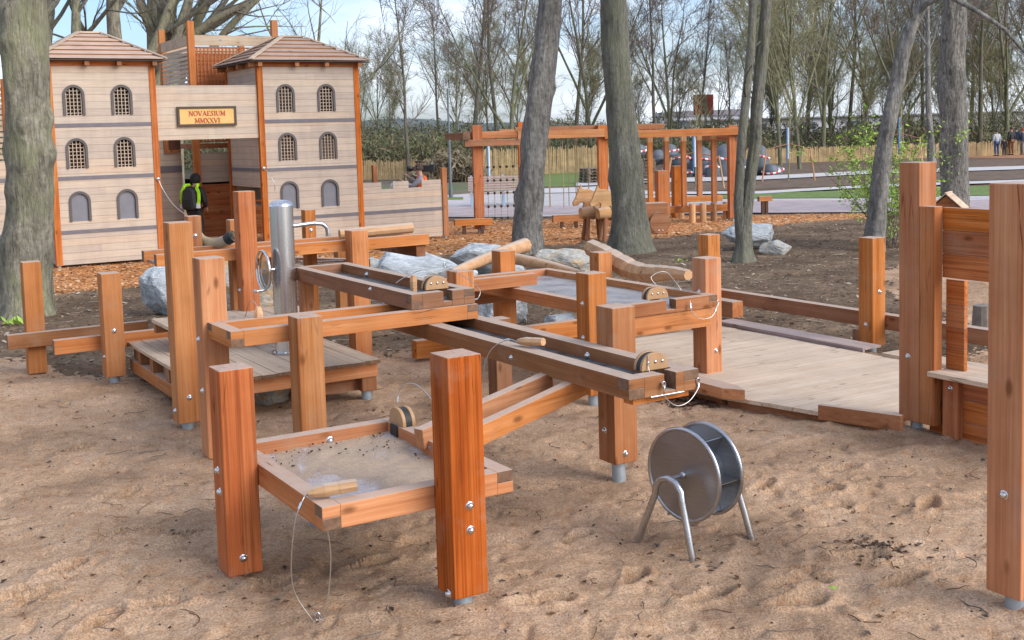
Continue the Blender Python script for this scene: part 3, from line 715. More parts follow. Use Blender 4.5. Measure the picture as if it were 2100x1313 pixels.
# ---- pump deck
t = thing('pump_deck', 'raised two level timber deck around the steel pump', 'deck', 2.79, 9.96); off = (2.79, 9.96, 0)
m = MB(off); uu = 2.79
rr = random.Random(2)
while uu < 4.5:
    w_ = min(.142, 4.52 - uu)
    for (va, vb) in ((9.96, 11.1), (11.106, 12.62)): m.box(uu, uu + w_ - .007, va + (rr.uniform(-.012, .012) if va < 10 else 0), vb, .367, .40 + rr.uniform(-.002, .002), 0, 'y', 1)
    uu += .142
m.build('deck_planks', [wgrey('y'), wgrain()], t)
for vv in (10.02, 11.2, 12.4):
    m = MB(off); m.box(2.83, 4.5, vv, vv + .1, .235, .362, 0, 'x', 1); m.build('joist', [wd('larch', 'x'), wgrain()], t, .003)
m = MB(off); m.box(2.795, 2.90, 10.0, 12.55, .10, .225); m.build('joist', wd('larch', 'y'), t, .003)
for vv in (10.5, 11.0, 11.6, 12.1):
    m = MB(off); m.box(2.80, 2.90, vv, vv + .12, .228, .362); m.build('spacer_block', wd('dark', 'z'), t)
m = MB(off); m.box(3.95, 4.48, 10.14, 10.3, .10, .232); m.build('joist', wd('dark', 'x'), t)
post(t, off, 4.34, 10.03, .10, .232, 'dark', .15, True)
post(t, off, 2.592, 9.93, .08, 1.81, 'larch', .2, True, [('v', .30, .5), ('u', .18, .5)])
m = MB(off); uu = 2.95
while uu < 4.4:
    m.box(uu, uu + .133, 11.45, 12.17, .645, .68, 0, 'y', 1); uu += .14
m.build('upper_planks', [wgrey('y'), wgrain()], t)
for vv in (11.5, 12.05): m = MB(off); m.box(2.96, 4.4, vv, vv + .08, .545, .64); m.build('joist', wd('dark', 'x'), t)
for uu in (3.0, 4.28):
    m = MB(off); m.box(uu, uu + .1, 11.6, 11.7, .402, .54); m.build('spacer_block', wd('dark', 'z'), t)

# ---- steel pump
PUMPS = NT('pump_steel', .27, 1.); PUMPS.col((.66, .67, .69)); PUMPS = PUMPS.m
t = thing('hand_pump', 'tall brushed steel water pump with hand wheel and spout', 'water pump', 3.93, 10.88); off = (3.93, 10.88, 0)
m = MB(off); c = (3.93, 10.88); m.tube([(c[0], c[1], .36), (c[0], c[1], 1.845)], .115, 40); m.dome((c[0], c[1], 1.845), (0, 0, 1), .119, .06, 40); col_ = m.build('column', PUMPS, t)
m = MB(off); m.tube([(c[0], c[1], .402), (c[0], c[1], .42)], .15, 24); o = m.build('base_flange', STEEL, t)
for k in range(6):
    a = k * PI / 3; b_ = MB(off); b_.dome((c[0] + .13 * math.cos(a), c[1] + .13 * math.sin(a), .42), (0, 0, 1), .012, .012); b_.build('bolt', BOLT, o)
m = MB(off); pts = [(c[0] + .1, c[1], 1.64), (c[0] + .33, c[1], 1.655), (c[0] + .42, c[1], 1.64), (c[0] + .465, c[1], 1.60), (c[0] + .475, c[1], 1.53)]; m.tube(pts, .022, 14); m.tube([(c[0] + .475, c[1], 1.53), (c[0] + .475, c[1], 1.515)], .027, 14); m.build('spout', STEEL, t)
hc = Vector((c[0] - .22, c[1] - .03, 1.235)); m = MB(off); m.tube([Vector((c[0] - .1, c[1] - .03, 1.235)), hc], .014, 10); m.build('axle', STEEL, t)
m = MB(off); m.tube([hc + Vector((0, math.cos(a) * .19, math.sin(a) * .19)) for a in [i * PI / 16 for i in range(33)]], .012, 8); 
hwh = m.build('hand_wheel', BOLT, t)
m = MB(off); 
n_ = 32; vs = [tuple(hc + Vector((.006, 0, 0)))] + [tuple(hc + Vector((.022, math.cos(a) * .185, math.sin(a) * .185))) for a in [i * 2 * PI / n_ for i in range(n_)]]
m.add(vs, [(0, i + 1, (i + 1) % n_ + 1) for i in range(n_)], 0, True); m.build('wheel_disc', steel('disc_steel', (.62, .66, .7), .12), hwh)
m = MB(off); g = hc + Vector((0, -.05, -.185)); m.tube([g, g + Vector((-.10, 0, -.005))], .012, 10); m.dome(g + Vector((-.10, 0, -.005)), (-1, 0, 0), .022, .02); m.dome(g + Vector((-.10, 0, -.005)), (1, 0, 0), .022, .012); m.build('crank_grip', BOLT, hwh)
bolt(t, off, 'v', c[0] + .02, c[1] - .106, .62, .03)

# ---- right plank deck
t = thing('plank_deck', 'broad low deck of pale planks beside the sand', 'deck', 6.85, 6.0); off = (6.85, 6.0, 0)
m = MB(off); vv = 6.43; k = 0
while vv < 10.6:
    ue = 6.83 + max(0, 7.9 - vv) * .25 + rr.uniform(-.005, .005)
    sl_ = .25 if vv < 7.85 else 0; zt_ = .107 + rr.uniform(-.0025, .0025); m.prism([(ue, vv), (9.28, vv), (9.28, vv + .139), (ue - .139 * sl_, vv + .139)], 2, .072, zt_); vv += .145; k += 1
m.build('deck_planks', [wgrey('x'), wgrain()], t)
m = MB(off); m.bar((7.3, 6.45, .01), (6.95, 7.85, .01), .09, .11); m.build('joist', wd('dark', 'y'), t)
m = MB(off); m.box(6.90, 7.0, 7.9, 10.6, -.05, .068); m.build('joist', wd('dark', 'y'), t)
q0 = P(1680, 829, .235); q1 = P(1850, 852, .235); a0 = uvof(q0.x, q0.y); a1 = uvof(q1.x, q1.y)
m = MB(off); m.bar((a0[0], a0[1], .175), (a1[0], a1[1], .175), .05, .12); m.build('kerb_board', wd('dark', 'y'), t, .003)
m = MB(off); m.box(9.30, 9.33, 8.45, 10.75, .09, .15); m.v = [(x, y, z) for x, y, z in m.v]; m.box(9.33, 9.58, 8.45, 10.75, .125, .15); m.build('edge_board', wood('edge_grey', 'y', (.42, .33, .31), (.33, .26, .25), (.2, .15, .14), .3), t, .003)
m = MB(off); m.box(9.30, 9.60, 6.0, 8.20, .10, .14); m.build('edge_board', wgrey('y'), t, .003)
m = MB(off); pl = [(8.62, .105), (8.62, .20), (7.66, .20), (7.66, .105)]
m.v = []; m.prism([(6.76, 8.60), (6.76, 7.74), (6.86, 7.56), (6.94, 7.74), (6.94, 8.60)], 2, .109, .205); m.build('pointed_block', wd('larch', 'y'), t, .003)

# ---- back low beam with posts O2, Q
t = thing('balance_beam', 'long low beam between two bolted posts behind the plank deck', 'balance beam', 9.96, 8.0); off = (9.96, 8.0, 0)
m = MB(off); m.box(9.955, 10.08, 6.2, 11.9, .235, .40); m.build('beam', wd('dark', 'y'), t, .005)
m = MB(off); m.box(9.80, 9.95, 8.93, 9.05, .02, .22); m.build('support', wd('dark', 'z'), t)
post(t, off, 9.75, 8.72, .07, 1.25, 'larch', .2, True, [('v', .66, .55), ('u', .30, .5)])
post(t, off, 9.75, 11.4, .05, 1.12, 'larch', .2, True, [('v', .62, .5)])
t = thing('timber_block', 'short thick beam end sticking out behind the rear table post', 'timber beam', 8.9, 10.0); off = (8.9, 10.0, 0)
m = MB(off); m.box(8.9, 9.06, 10.0, 11.0, .32, .50, 0, 'y', 1); m.build('beam', [wd('dark', 'y'), wd('larch', 'y')], t, .004)  # sides darker, end brighter: shade and light put into the wood colours
m = MB(off); m.box(8.92, 9.04, 10.6, 10.75, 0, .318); m.build('support', wd('dark', 'z'), t)

# ---- post P with carved serpent log
t = thing('wooden_post', 'square post carrying the notched carved log', 'post', 8.26, 11.7); off = (8.26, 11.7, 0)
post(t, off, 8.26, 11.7, .02, .985, 'larch', .2, True)
a = D(1212, 508, 15.2); b = D(1412, 566, 13.3)
t = thingxy('carved_log', 'long carved log with notched back sloping down to the right', 'log', a.x, a.y, a.z)
m = MB((a.x, a.y, a.z)); n_ = 34; path = []; rad = []
for i in range(n_):
    f = i / (n_ - 1.); p = a.lerp(b, f); sag = -.13 * math.sin(f * PI) * (1 - f * .3) + .02 * math.sin(f * 9)
    path.append(p + Vector((0, 0, sag + .06 * (f > .5) * 0))); rr_ = .10 + .035 * math.sin(f * PI * 1.1) - .025 * f
    if f < .44: rr_ += .012
    rad.append(rr_ * (.93 if i % 4 == 3 else 1.))
m.tube(path, rad, 7, 0, True, False); m.build('wood', wd('pale', 'x'), t, .003)
for lab, p0, p1, r0, r1 in (('thick pale log rising behind the rear posts with its round end up', D(925, 562, 15.1), D(1078, 503, 16.6), .065, .105),
                          ('smooth pale log sloping down right behind the rear water table', D(1040, 528, 15.6), D(1200, 566, 14.6), .08, .055)):
    t = thingxy('pale_log', lab, 'log', p0.x, p0.y, p0.z, 0, 'pale logs across the stones')
    m = MB(tuple(p0)); n_ = 10; m.tube([p0.lerp(p1, i / 9.) + Vector((0, 0, .02 * math.sin(i / 9. * PI))) for i in range(n_)], [r0 + (r1 - r0) * i / 9. for i in range(n_)], 10); m.build('wood', wd('pale', 'x'), t)

# ---- right play counter with posts R1, R2
t = thing('play_counter', 'timber play counter with board panels and pale shelf', 'play counter', 7.44, 6.0); off = (7.44, 6.0, 0)
post(t, off, 7.44, 6.185, .1, 2.17, 'larch', .2, True, [('u', .62, .55)])
m = MB(off); m.box(7.44, 7.535, 6.04, 6.183, .1, 1.83, 0, 'z', 1); m.build('post', [wd('larch', 'z')] * 2, t, .006)
zz = 1.27
for hgt in (.19, .18, .18): m = MB(off); m.box(7.545, 7.585, 4.2, 6.05, zz + .003, zz + hgt); m.build('panel_board', wd('cedar', 'y'), t, .003); zz += hgt
zz = -.04
for hgt in (.19, .18, .18): m = MB(off); m.box(7.56, 7.60, 4.2, 6.18, zz + .003, zz + hgt); m.build('panel_board', wd('cedar', 'y'), t, .003); zz += hgt
zz = .545
for hgt in (.17, .16, .18, .2): m = MB(off); m.box(7.59, 7.63, 5.88, 6.05, zz + .003, zz + hgt); m.build('panel_board', wd('cedar', 'y'), t, .003); zz += hgt
m = MB(off); m.box(7.49, 7.555, 5.86, 6.0, .02, .49); m.build('post', wd('cedar', 'z'), t, .004)
m = MB(off); m.box(7.38, 7.82, 4.3, 6.06, .505, .545); m.build('counter_shelf', wgrey('y'), t, .006)
bolt(t, off, 'u', 7.49, 5.93, .42, .02)
post(t, off, 7.635, 4.15, .1, 2.1, 'larch', .2, True)
post(t, off, 7.635, 5.5, .1, .50, 'larch', .14, True)
t = thing('wooden_post', 'tallest square post at the right edge nearest the camera', 'post', 5.02, 3.55); off = (5.02, 3.55, 0)
post(t, off, 5.02, 3.55, .1, 2.18, 'larch', .2, True, [('u', .62, .5)])

# stump behind counter
for lab, q, r, hg in (('grey weathered stump seen through the counter opening', (2015, 690), .13, .36), ('split pale stump beside the counter post', (1968, 715), .06, .34)):
    p = P(*q); t = thingxy('tree_stump', lab, 'stump', p.x, p.y, 0, 0, 'stumps in the far sand')
    m = MB(); m.tube([(0, 0, -.05), (0, 0, hg)], [r, r * .82], 12, 0, True, False); m.build('wood', plain('stump_grey' if 'grey' in lab else 'stump_pale', (.25, .21, .17) if 'grey' in lab else (.55, .38, .22), .85, 0, .4, 12), t, .01)

# ---- paddle drum
t = thing('paddle_drum', 'steel paddle wheel drum on bent tube legs in the sand', 'paddle wheel', 4.46, 5.36); t.rotation_euler = (0, 0, TH + R(9)); off = (4.46, 5.36, 0)
hcv, hcz, rad = 5.355, .435, .275
DST = steel('drum_steel', (.40, .40, .41), .36)
drum = None
for uu in (4.35, 4.55):
    m = MB(off); n_ = 48; ring = [(uu, hcv + math.cos(a) * rad, hcz + math.sin(a) * rad) for a in [i * 2 * PI / n_ for i in range(n_)]]
    m.prism([(p[1], p[2]) for p in ring], 0, uu - .004, uu + .004); dk = m.build('side_disc', DST, t)
    m = MB(off); m.tube([(uu, hcv + math.cos(a) * rad, hcz + math.sin(a) * rad) for a in [i * 2 * PI / 48 for i in range(49)]], .0125, 10, 0, False); m.build('disc_rim', STEEL, dk)
    drum = drum or dk
m = MB(off); m.tube([(4.352, hcv, hcz), (4.548, hcv, hcz)], .15, 32); m.build('drum_core', DST, t)
for k in range(6):
    a = k * PI / 3 + .05; d0 = Vector((0, math.cos(a), math.sin(a))); cc = Vector((0, hcv, hcz)); m = MB(off)
    p0 = cc + d0 * .148; p1 = cc + d0 * .262; nrm = Vector((0, -math.sin(a), math.cos(a))) * .002
    m.add([tuple(Vector((x_, 0, 0)) + p + s_ * nrm) for s_ in (1, -1) for x_, p in ((4.355, p0), (4.545, p0), (4.545, p1), (4.355, p1))], [(0, 1, 2, 3), (7, 6, 5, 4), (0, 4, 5, 1), (1, 5, 6, 2), (2, 6, 7, 3), (3, 7, 4, 0)]); m.build('paddle', STEEL, t)
m = MB(off); m.tube([(4.21, hcv, hcz), (4.72, hcv, hcz)], .0135, 12); m.dome((4.345, hcv, hcz), (-1, 0, 0), .022, .02); m.build('axle', STEEL, t)
for uu, su in ((4.215, -.015), (4.705, .03)):
    m = MB(off); pts = [(uu + su, hcv - .21, -.12), (uu + su, hcv - .195, .0), (uu + su * .5, hcv - .15, .17)]
    for i in range(7): a = -.12 + i / 6. * (PI + .24); pts.append((uu, hcv - math.cos(a) * .108, .335 + math.sin(a) * .108))
    pts += [(uu + su * .5, hcv + .172, .17), (uu + su, hcv + .245, 0.), (uu + su, hcv + .27, -.12)]
    m.tube(pts, .021, 12); m.build('leg', STEEL, t)

# ------------------------------------------------------------------ the toy castle
CLAD = clad(); BAND = plain('slate_board', (.17, .155, .17), .7, 0, .2, 6); WFR = plain('window_frame_dark', (.10, .085, .085), .6)
PANE = plain('grey_pane', (.19, .19, .215), .6, 0, .15, 5)
BH = .145
def clad_wall(par, off, plane, pos, a0, a1, z0, z1, wins=(), th=.04, mat=None, name='wall'):
    m = MB(off); zs = set(); k0 = math.floor(z0 / BH + 1e-6)
    k = k0
    while k * BH < z1 + BH: zs.add(round(k * BH, 4)); k += 1
    for (wc, zb, w, h) in wins:
        zs.add(round(zb, 4)); zs.add(round(zb + h, 4))
        for i in range(1, 8): zs.add(round(zb + h - w / 2 + w / 2 * math.sin(i / 8 * PI / 2), 4))
    zs = sorted(z for z in zs if z0 < z < z1); zs = [z0] + zs + [z1]
    for za, zb_ in zip(zs, zs[1:]):
        if zb_ - za < .002: continue
        zm = (za + zb_) / 2; cuts = []
        for (wc, zb, w, h) in wins:
            if zb < zm < zb + h:
                sp = zb + h - w / 2; hw = w / 2 if zm < sp else math.sqrt(max(0, (w / 2) ** 2 - (zm - sp) ** 2)); cuts.append((wc - hw, wc + hw))
        x = a0
        for c0, c1 in sorted(cuts) + [(a1, a1)]:
            if c0 - x > .003:
                if plane == 'v': m.box(x, c0, pos, pos + th, za, zb_)
                else: m.box(pos, pos + th, x, c0, za, zb_)
            x = c1
    return m.build(name, mat or CLAD, par)
def arch_win(par, off, v, wc, zb, w, h, style='lattice'):
    m = MB(off); n_ = 12; sp = zb + h - w / 2
    def pts(r, lo):
        return [(wc - r, lo)] + [(wc - math.cos(i / n_ * PI) * r, sp + math.sin(i / n_ * PI) * r) for i in range(n_ + 1)] + [(wc + r, lo)]
    A = pts(w / 2 + .012, zb); B = pts(w / 2 - .038, zb)
    vs = [(p[0], v - .025, p[1]) for p in A] + [(p[0], v - .025, p[1]) for p in B] + [(p[0], v + .06, p[1]) for p in A] + [(p[0], v + .06, p[1]) for p in B]
    L = len(A); fs = []
    for i in range(L - 1): fs += [(i, i + 1, L + i + 1, L + i), (L + i, L + i + 1, 3 * L + i + 1, 3 * L + i), (i + 1, i, 2 * L + i, 2 * L + i + 1)]
    fs += [(0, L, 3 * L, 2 * L), (L - 1, 2 * L - 1, 4 * L - 1, 3 * L - 1)]
    m.add(vs, fs); wn = m.build('window', WFR, par)
    if style == 'lattice':
        g = MB(off); r = w / 2 - .045
        k = -2
        while k <= 2:
            x = wc + k * .072; top = sp + math.sqrt(max(0, r * r - (k * .072) ** 2)); g.box(x - .008, x + .008, v + .01, v + .026, zb, top); k += 1
        z = zb + .045
        while z < zb + h - .07:
            hw = r if z < sp else math.sqrt(max(0, r * r - (z - sp) ** 2)); g.box(wc - hw, wc + hw, v + .028, v + .042, z - .008, z + .008); z += .074
        g.build('grille', plain('grille_wood', (.50, .40, .31), .8, 0, .1, 6), wn)
    else:
        g = MB(off); g.prism([(p[0], p[1]) for p in pts(w / 2 - .04, zb)], 1, v + .02, v + .045)
        if False: pass
        g.build('pane', PANE if style == 'pane' else CLAD, wn)
    return wn

def tower(label, u0, u1, v0, v1, wc, styles, sidewall=None):
    t = thing('play_tower', label, 'play tower', u0, v0); off = (u0, v0, 0); pw = .125
    wins = [(c, zb, .40, .60) for c in wc for zb in (3.07, 2.0, .93)]
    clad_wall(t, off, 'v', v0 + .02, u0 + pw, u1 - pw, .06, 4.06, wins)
    i = 0
    for c in wc:
        for zb in (3.07, 2.0, .93): arch_win(t, off, v0 + .02, c, zb, .40, .60, styles[i]); i += 1
    for zb in (2.83, 1.77, .68): m = MB(off); m.box(u0 + pw + .002, u1 - pw - .002, v0 + .008, v0 + .0185, zb, zb + .075); m.build('band', BAND, t)
    for (a, b) in ((u0, v0), (u1 - pw, v0), (u0, v1 - pw), (u1 - pw, v1 - pw)):
        m = MB(off); m.box(a, a + pw, b, b + pw, .05, 4.06); p = m.build('corner_post', wd('cedar', 'z'), t, .004)
        f = MB(off); f.tube([(a + pw / 2, b + pw / 2, -.1), (a + pw / 2, b + pw / 2, .049)], .04, 10); f.build('steel_foot', GALV, p)
    lo = sidewall if sidewall else .06
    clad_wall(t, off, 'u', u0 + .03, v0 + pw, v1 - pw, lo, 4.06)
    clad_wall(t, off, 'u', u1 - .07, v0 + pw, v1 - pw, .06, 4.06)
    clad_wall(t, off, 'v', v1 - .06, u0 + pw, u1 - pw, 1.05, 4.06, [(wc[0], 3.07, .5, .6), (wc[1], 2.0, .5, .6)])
    for zz in (1.0, 2.9): m = MB(off); m.box(u0 + .09, u1 - .09, v0 + .13, v1 - .13, zz - .1, zz); m.build('floor', wd('larch', 'x'), t)
    m = MB(off); m.box(u0 + .3, u1 - .3, v0 + .9, v0 + .95, 1.9, 2.6); m.build('inner_panel', wd('cedar', 'x'), t)
    if sidewall:
        for zb in (2.83, 1.77): m = MB(off); m.box(u0 + .018, u0 + .0285, v0 + pw, v1 - pw, zb, zb + .075); m.build('band', BAND, t)
        m = MB(off); m.box(u0 + .9, u0 + 1.0, v0 + .2, v1 - .2, .06, .95); m.build('inner_panel', wd('cedar', 'y'), t)
    for (x0, x1, y0, y1) in ((u0, u1, v0 - .005, v0 + .11), (u0, u1, v1 - .11, v1 + .005), (u0 - .005, u0 + .1, v0 + .112, v1 - .112), (u1 - .1, u1 + .005, v0 + .112, v1 - .112)):
        m = MB(off); m.box(x0, x1, y0, y1, 4.062, 4.16); m.build('top_plate', wd('cedar', 'x'), t)
    m = MB(off)
    for f in (.0, .36, .66, 1.):
        uu = u0 - .02 + (u1 - u0 - .06) * f; m.box(uu, uu + .09, v0 - .17, v0 - .007, 4.06, 4.15)
        vv = v0 - .02 + (v1 - v0 - .06) * f; m.box(u0 - .17, u0 - .007, vv, vv + .09, 4.06, 4.15)
    m.build('rafter_ends', wd('dark', 'y'), t)
    # stepped board roof
    rf = MB(off); cu, cv = (u0 + u1) / 2, (v0 + v1) / 2; hu, hv = (u1 - u0) / 2 + .2, (v1 - v0) / 2 + .2; n_ = 6; zr0, zr1 = 4.17, 4.78
    def ring(a, za, b, zb, th):
        va = [(cu - a[0], cv - a[1], za), (cu + a[0], cv - a[1], za), (cu + a[0], cv + a[1], za), (cu - a[0], cv + a[1], za)]
        vb = [(cu - b[0], cv - b[1], zb), (cu + b[0], cv - b[1], zb), (cu + b[0], cv + b[1], zb), (cu - b[0], cv + b[1], zb)]
        vc = [(x, y, z - th) for x, y, z in va]; vd = [(x, y, z - th) for x, y, z in vb]; V = va + vb + vc + vd
        fs = []
        for k in range(4):
            j = (k + 1) % 4; fs += [(k, j, 4 + j, 4 + k), (8 + j, 8 + k, 12 + k, 12 + j), (8 + k, 8 + j, j, k), (4 + k, 4 + j, 12 + j, 12 + k)]
        rf.add(V, fs)
    for k in range(n_):
        f0 = k / n_; f1 = (k + 1.1) / n_ if k < n_ - 1 else 1.
        s0 = 1 - f0 * .83; s1 = 1 - f1 * .83
        zz = zr0 + (zr1 - zr0) * f0; lift = .05
        ring((hu * s0, hv * s0), zz + lift, (hu * s1, hv * s1), zz + (zr1 - zr0) * (f1 - f0) + lift * .0, .022)
    rf.build('roof', wood('roof_board', 'x', (.56, .42, .35), (.47, .34, .27), (.34, .22, .16), .2, .8, 1., False), t)
    m = MB(off); s1 = .19; m.box(cu - hu * s1, cu + hu * s1, cv - hv * s1, cv + hv * s1, zr1 + .012, zr1 + .045); m.build('roof_cap', wgrey('x'), t)
    m = MB(off)
    for sx in (-1, 1):
        for sy in (-1, 1): m.bar((cu + sx * hu, cv + sy * hv, zr0 + .045), (cu + sx * hu * .18, cv + sy * hv * .18, zr1 + .03), .11, .022)
    m.build('hip_boards', wgrey('y'), t)
    m = MB(off); m.box(cu - hu - .01, cu + hu + .01, cv - hv - .01, cv + hv + .01, 4.163, 4.172); m.build('soffit', WFR, t)
    m = MB(off)
    for k in range(1, n_):
        s0 = 1 - (k / n_) * .83 + .004; zz = zr0 + (zr1 - zr0) * k / n_ + .022
        m.box(cu - hu * s0, cu + hu * s0, cv - hv * s0, cv + hv * s0, zz - .02, zz)
    m.build('roof_battens', wd('dark', 'x'), t)
    return t
tower('left castle tower with arched windows beside the big trunk', 4.2, 6.36, 24.8, 27.0, (4.72, 5.66), ['lattice', 'lattice', 'pane', 'lattice', 'lattice', 'pane'])
tower('right castle tower with arched windows beside the battlement wall', 8.55, 10.95, 24.8, 27.1, (9.18, 10.14), ['lattice', 'lattice', 'pane', 'lattice', 'lattice', 'pane'], 1.42)

t = thing('gate_panel', 'board panel bridging the two castle towers above the gateway', 'gate panel', 6.36, 24.85); off = (6.36, 24.85, 0)
clad_wall(t, off, 'v', 24.86, 6.365, 8.545, 2.52, 3.66)
m = MB(off); m.box(6.37, 8.54, 24.905, 25.0, 2.54, 2.66); m.build('rear_beam', wd('larch', 'x'), t)

# sign with serif letters
t = thing('sign', 'framed yellow sign with red letters above the castle gateway', 'sign', 6.78, 24.80, 2.79)
off = (6.78, 24.80, 2.79); su0, su1, sz0, sz1 = 6.78, 8.05, 2.80, 3.215
m = MB(off); m.box(su0 + .04, su1 - .04, 24.815, 24.845, sz0 + .04, sz1 - .04); m.build('board', plain('sign_yellow', (.72, .45, .14), .5, 0, .12, 6), t)
m = MB(off)
for q in ((su0, su1, sz0, sz0 + .045), (su0, su1, sz1 - .045, sz1), (su0, su0 + .045, sz0 + .046, sz1 - .046), (su1 - .045, su1, sz0 + .046, sz1 - .046)): m.box(q[0], q[1], 24.795, 24.85, q[2], q[3])
m.build('frame', plain('sign_frame', (.07, .045, .03), .6), t)
TK, TN = .19, .085
GL = {'N': (.95, [(.16, 0, .16, 1, TN), (.16, 1, .79, 0, TK), (.79, 0, .79, 1, TN)], [(.16, 0), (.16, 1), (.79, 1)]),
      'V': (.9, [(.1, 1, .45, 0, TK), (.45, 0, .8, 1, TN)], [(.1, 1), (.8, 1)]),
      'A': (.9, [(.1, 0, .45, 1, TN), (.45, 1, .8, 0, TK), (.22, .33, .68, .33, TN)], [(.1, 0), (.8, 0)]),
      'E': (.75, [(.2, 0, .2, 1, TK), (.1, .96, .66, .96, TN), (.1, .04, .68, .04, TN), (.2, .5, .55, .5, TN), (.65, .04, .67, .24, TN), (.63, .96, .64, .78, TN)], []),
      'I': (.42, [(.21, 0, .21, 1, TK)], [(.21, 0), (.21, 1)]),
      'U': (.9, [(.18, .25, .18, 1, TK), (.18, .27, .34, .05, TK * .8), (.34, .05, .56, .03, TN), (.56, .03, .72, .25, TN), (.72, .25, .72, 1, TN)], [(.18, 1), (.72, 1)]),
      'M': (1.08, [(.17, 0, .2, 1, TN), (.2, 1, .54, .1, TK), (.54, .1, .88, 1, TN), (.88, 1, .91, 0, TK)], [(.17, 0), (.91, 0), (.16, 1), (.92, 1)]),
      'X': (.88, [(.12, 1, .76, 0, TK), (.76, 1, .12, 0, TN)], [(.12, 0), (.76, 0), (.12, 1), (.76, 1)]),
      'O': (.95, [(.475 + math.cos(a) * .37, .5 + math.sin(a) * .48, .475 + math.cos(a + .45) * .37, .5 + math.sin(a + .45) * .48, TN + (TK - TN) * abs(math.cos(a + .2))) for a in [i * .4488 for i in range(14)]], []),
      'S': (.7, [(.56, .80, .40, .97, TN), (.40, .97, .20, .90, TN), (.20, .90, .14, .72, TN * 1.5), (.14, .72, .52, .34, TK), (.52, .34, .50, .12, TK * .8), (.50, .12, .30, .02, TN), (.30, .02, .10, .16, TN), (.57, .78, .57, 1., TN), (.10, 0, .10, .2, TN)], [])}
def lettering(txt, uc, zb, H_, v):
    wt = sum(GL[c][0] for c in txt) * H_; x = uc - wt / 2; m = MB(off)
    for c in txt:
        w_, st, se = GL[c]
        for (x0, y0, x1, y1, tk) in st: m.bar((x + x0 * H_, v, zb + y0 * H_), (x + x1 * H_, v, zb + y1 * H_), tk * H_, .006, 0, (0, 1, 0))
        for (sx_, sy_) in se: yy = .03 if sy_ == 0 else .97; m.bar((x + (sx_ - .14) * H_, v - .001, zb + yy * H_), (x + (sx_ + .14) * H_, v - .001, zb + yy * H_), .06 * H_, .006, 0, (0, 1, 0))
        x += w_ * H_
    m.build('lettering', RED, t)
RED = plain('letter_red', (.50, .055, .03), .5)
lettering('NOVAESIUM', 7.415, 3.015, .105, 24.808); lettering('MMXXVI', 7.415, 2.865, .105, 24.808)

# battlement wall on the right
t = thing('battlement_wall', 'low board wall with notched top right of the castle', 'wall', 10.95, 24.8); off = (10.95, 24.8, 0)
clad_wall(t, off, 'v', 24.83, 10.95, 13.0, .06, 1.25)
for a, b in ((10.955, 11.42), (11.72, 12.12), (12.47, 12.99)): m = MB(off); m.box(a, b, 24.832, 24.868, 1.252, 1.41); m.build('merlon', CLAD, t)
m = MB(off); m.box(10.955, 13.0, 24.815, 24.8285, .68, .755); m.build('band', BAND, t)
m = MB(off); m.box(13.0, 13.13, 24.79, 24.92, .05, 1.68); m.build('corner_post', wd('larch', 'z'), t, .004)
m = MB(off); m.tube([(13.065, 24.855, -.1), (13.065, 24.855, .05)], .045, 10); m.build('steel_foot', GALV, t)
for uu, vv, hh in ((12.3, 27.2, 1.75), (13.5, 27.0, 1.75)): m = MB(off); m.box(uu, uu + .11, vv, vv + .11, 0, hh); m.build('corner_post', wd('dark', 'z'), t, .004)
# left wall behind the trunk
t = thing('slatted_wall', 'tall slatted castle wall at the left edge behind the trunk', 'wall', 1.2, 24.8); off = (1.2, 24.8, 0)
clad_wall(t, off, 'v', 24.83, .8, 3.38, .06, 2.2)
m = MB(off); z = 2.24
while z < 3.6: m.box(.8, 3.38, 24.84, 24.87, z, z + .075); z += .11
m.build('slats', wgrey('x'), t)
m = MB(off); m.box(.8, 3.38, 24.815, 24.828, 1.78, 1.86); m.box(.8, 3.38, 24.815, 24.828, .68, .755); m.build('band', BAND, t)
m = MB(off); m.box(3.385, 3.51, 24.8, 24.925, .05, 3.8); m.build('corner_post', wd('cedar', 'z'), t, .004)
arch_win(t, off, 24.83, 2.9, .93, .40, .60, 'pane')

# lookout tower behind the gate
t = thing('lookout_tower', 'slatted lookout tower rising behind the castle gateway', 'lookout tower', 7.9, 27.6); off = (7.9, 27.6, 0)
L0, L1, V0_, V1_ = 7.86, 10.05, 27.5, 30.2
for (a, b, hh) in ((L0, V0_, 5.28), (L1 - .14, V0_, 5.35), (L0, V1_ - .14, 5.3), (L1 - .14, V1_ - .14, 5.2)):
    m = MB(off); m.box(a, a + .15, b, b + .15, .0, hh); m.build('corner_post', wd('larch', 'z'), t, .004)
m = MB(off); m.box(L0 + .152, L1 - .142, V0_ + .02, V0_ + .06, 4.72, 4.96); m.box(L0 + .02, L0 + .06, V0_ + .152, V1_ - .142, 4.72, 4.96); m.box(L0 + .152, L1 - .142, V1_ - .06, V1_ - .02, 4.72, 4.9); m.build('top_board', wgrey('x'), t)
m = MB(off); z = 3.0
while z < 4.68: m.box(L0 + .03, L0 + .05, V0_ + .152, V1_ - .142, z, z + .065); z += .10
m.build('side_slats', CLAD, t)
m = MB(off); x = L0 + .18
while x < L1 - .15: m.box(x, x + .035, V0_ + .03, V0_ + .045, 2.45, 4.68); x += .088
z = 2.45
while z < 4.68: m.box(L0 + .152, L1 - .142, V0_ + .047, V0_ + .062, z, z + .035); z += .088
m.build('lattice', wd('cedar', 'x'), t)
m = MB(off); m.box(L0 + .2, L1 - .2, V0_ + .9, V0_ + .95, 3.0, 4.6); m.build('inner_panel', wd('cedar', 'x'), t)
m = MB(off); m.box(L0 + .16, L1 - .15, V0_ + .1, V1_ - .1, 2.3, 2.42); m.build('floor', wd('dark', 'x'), t)
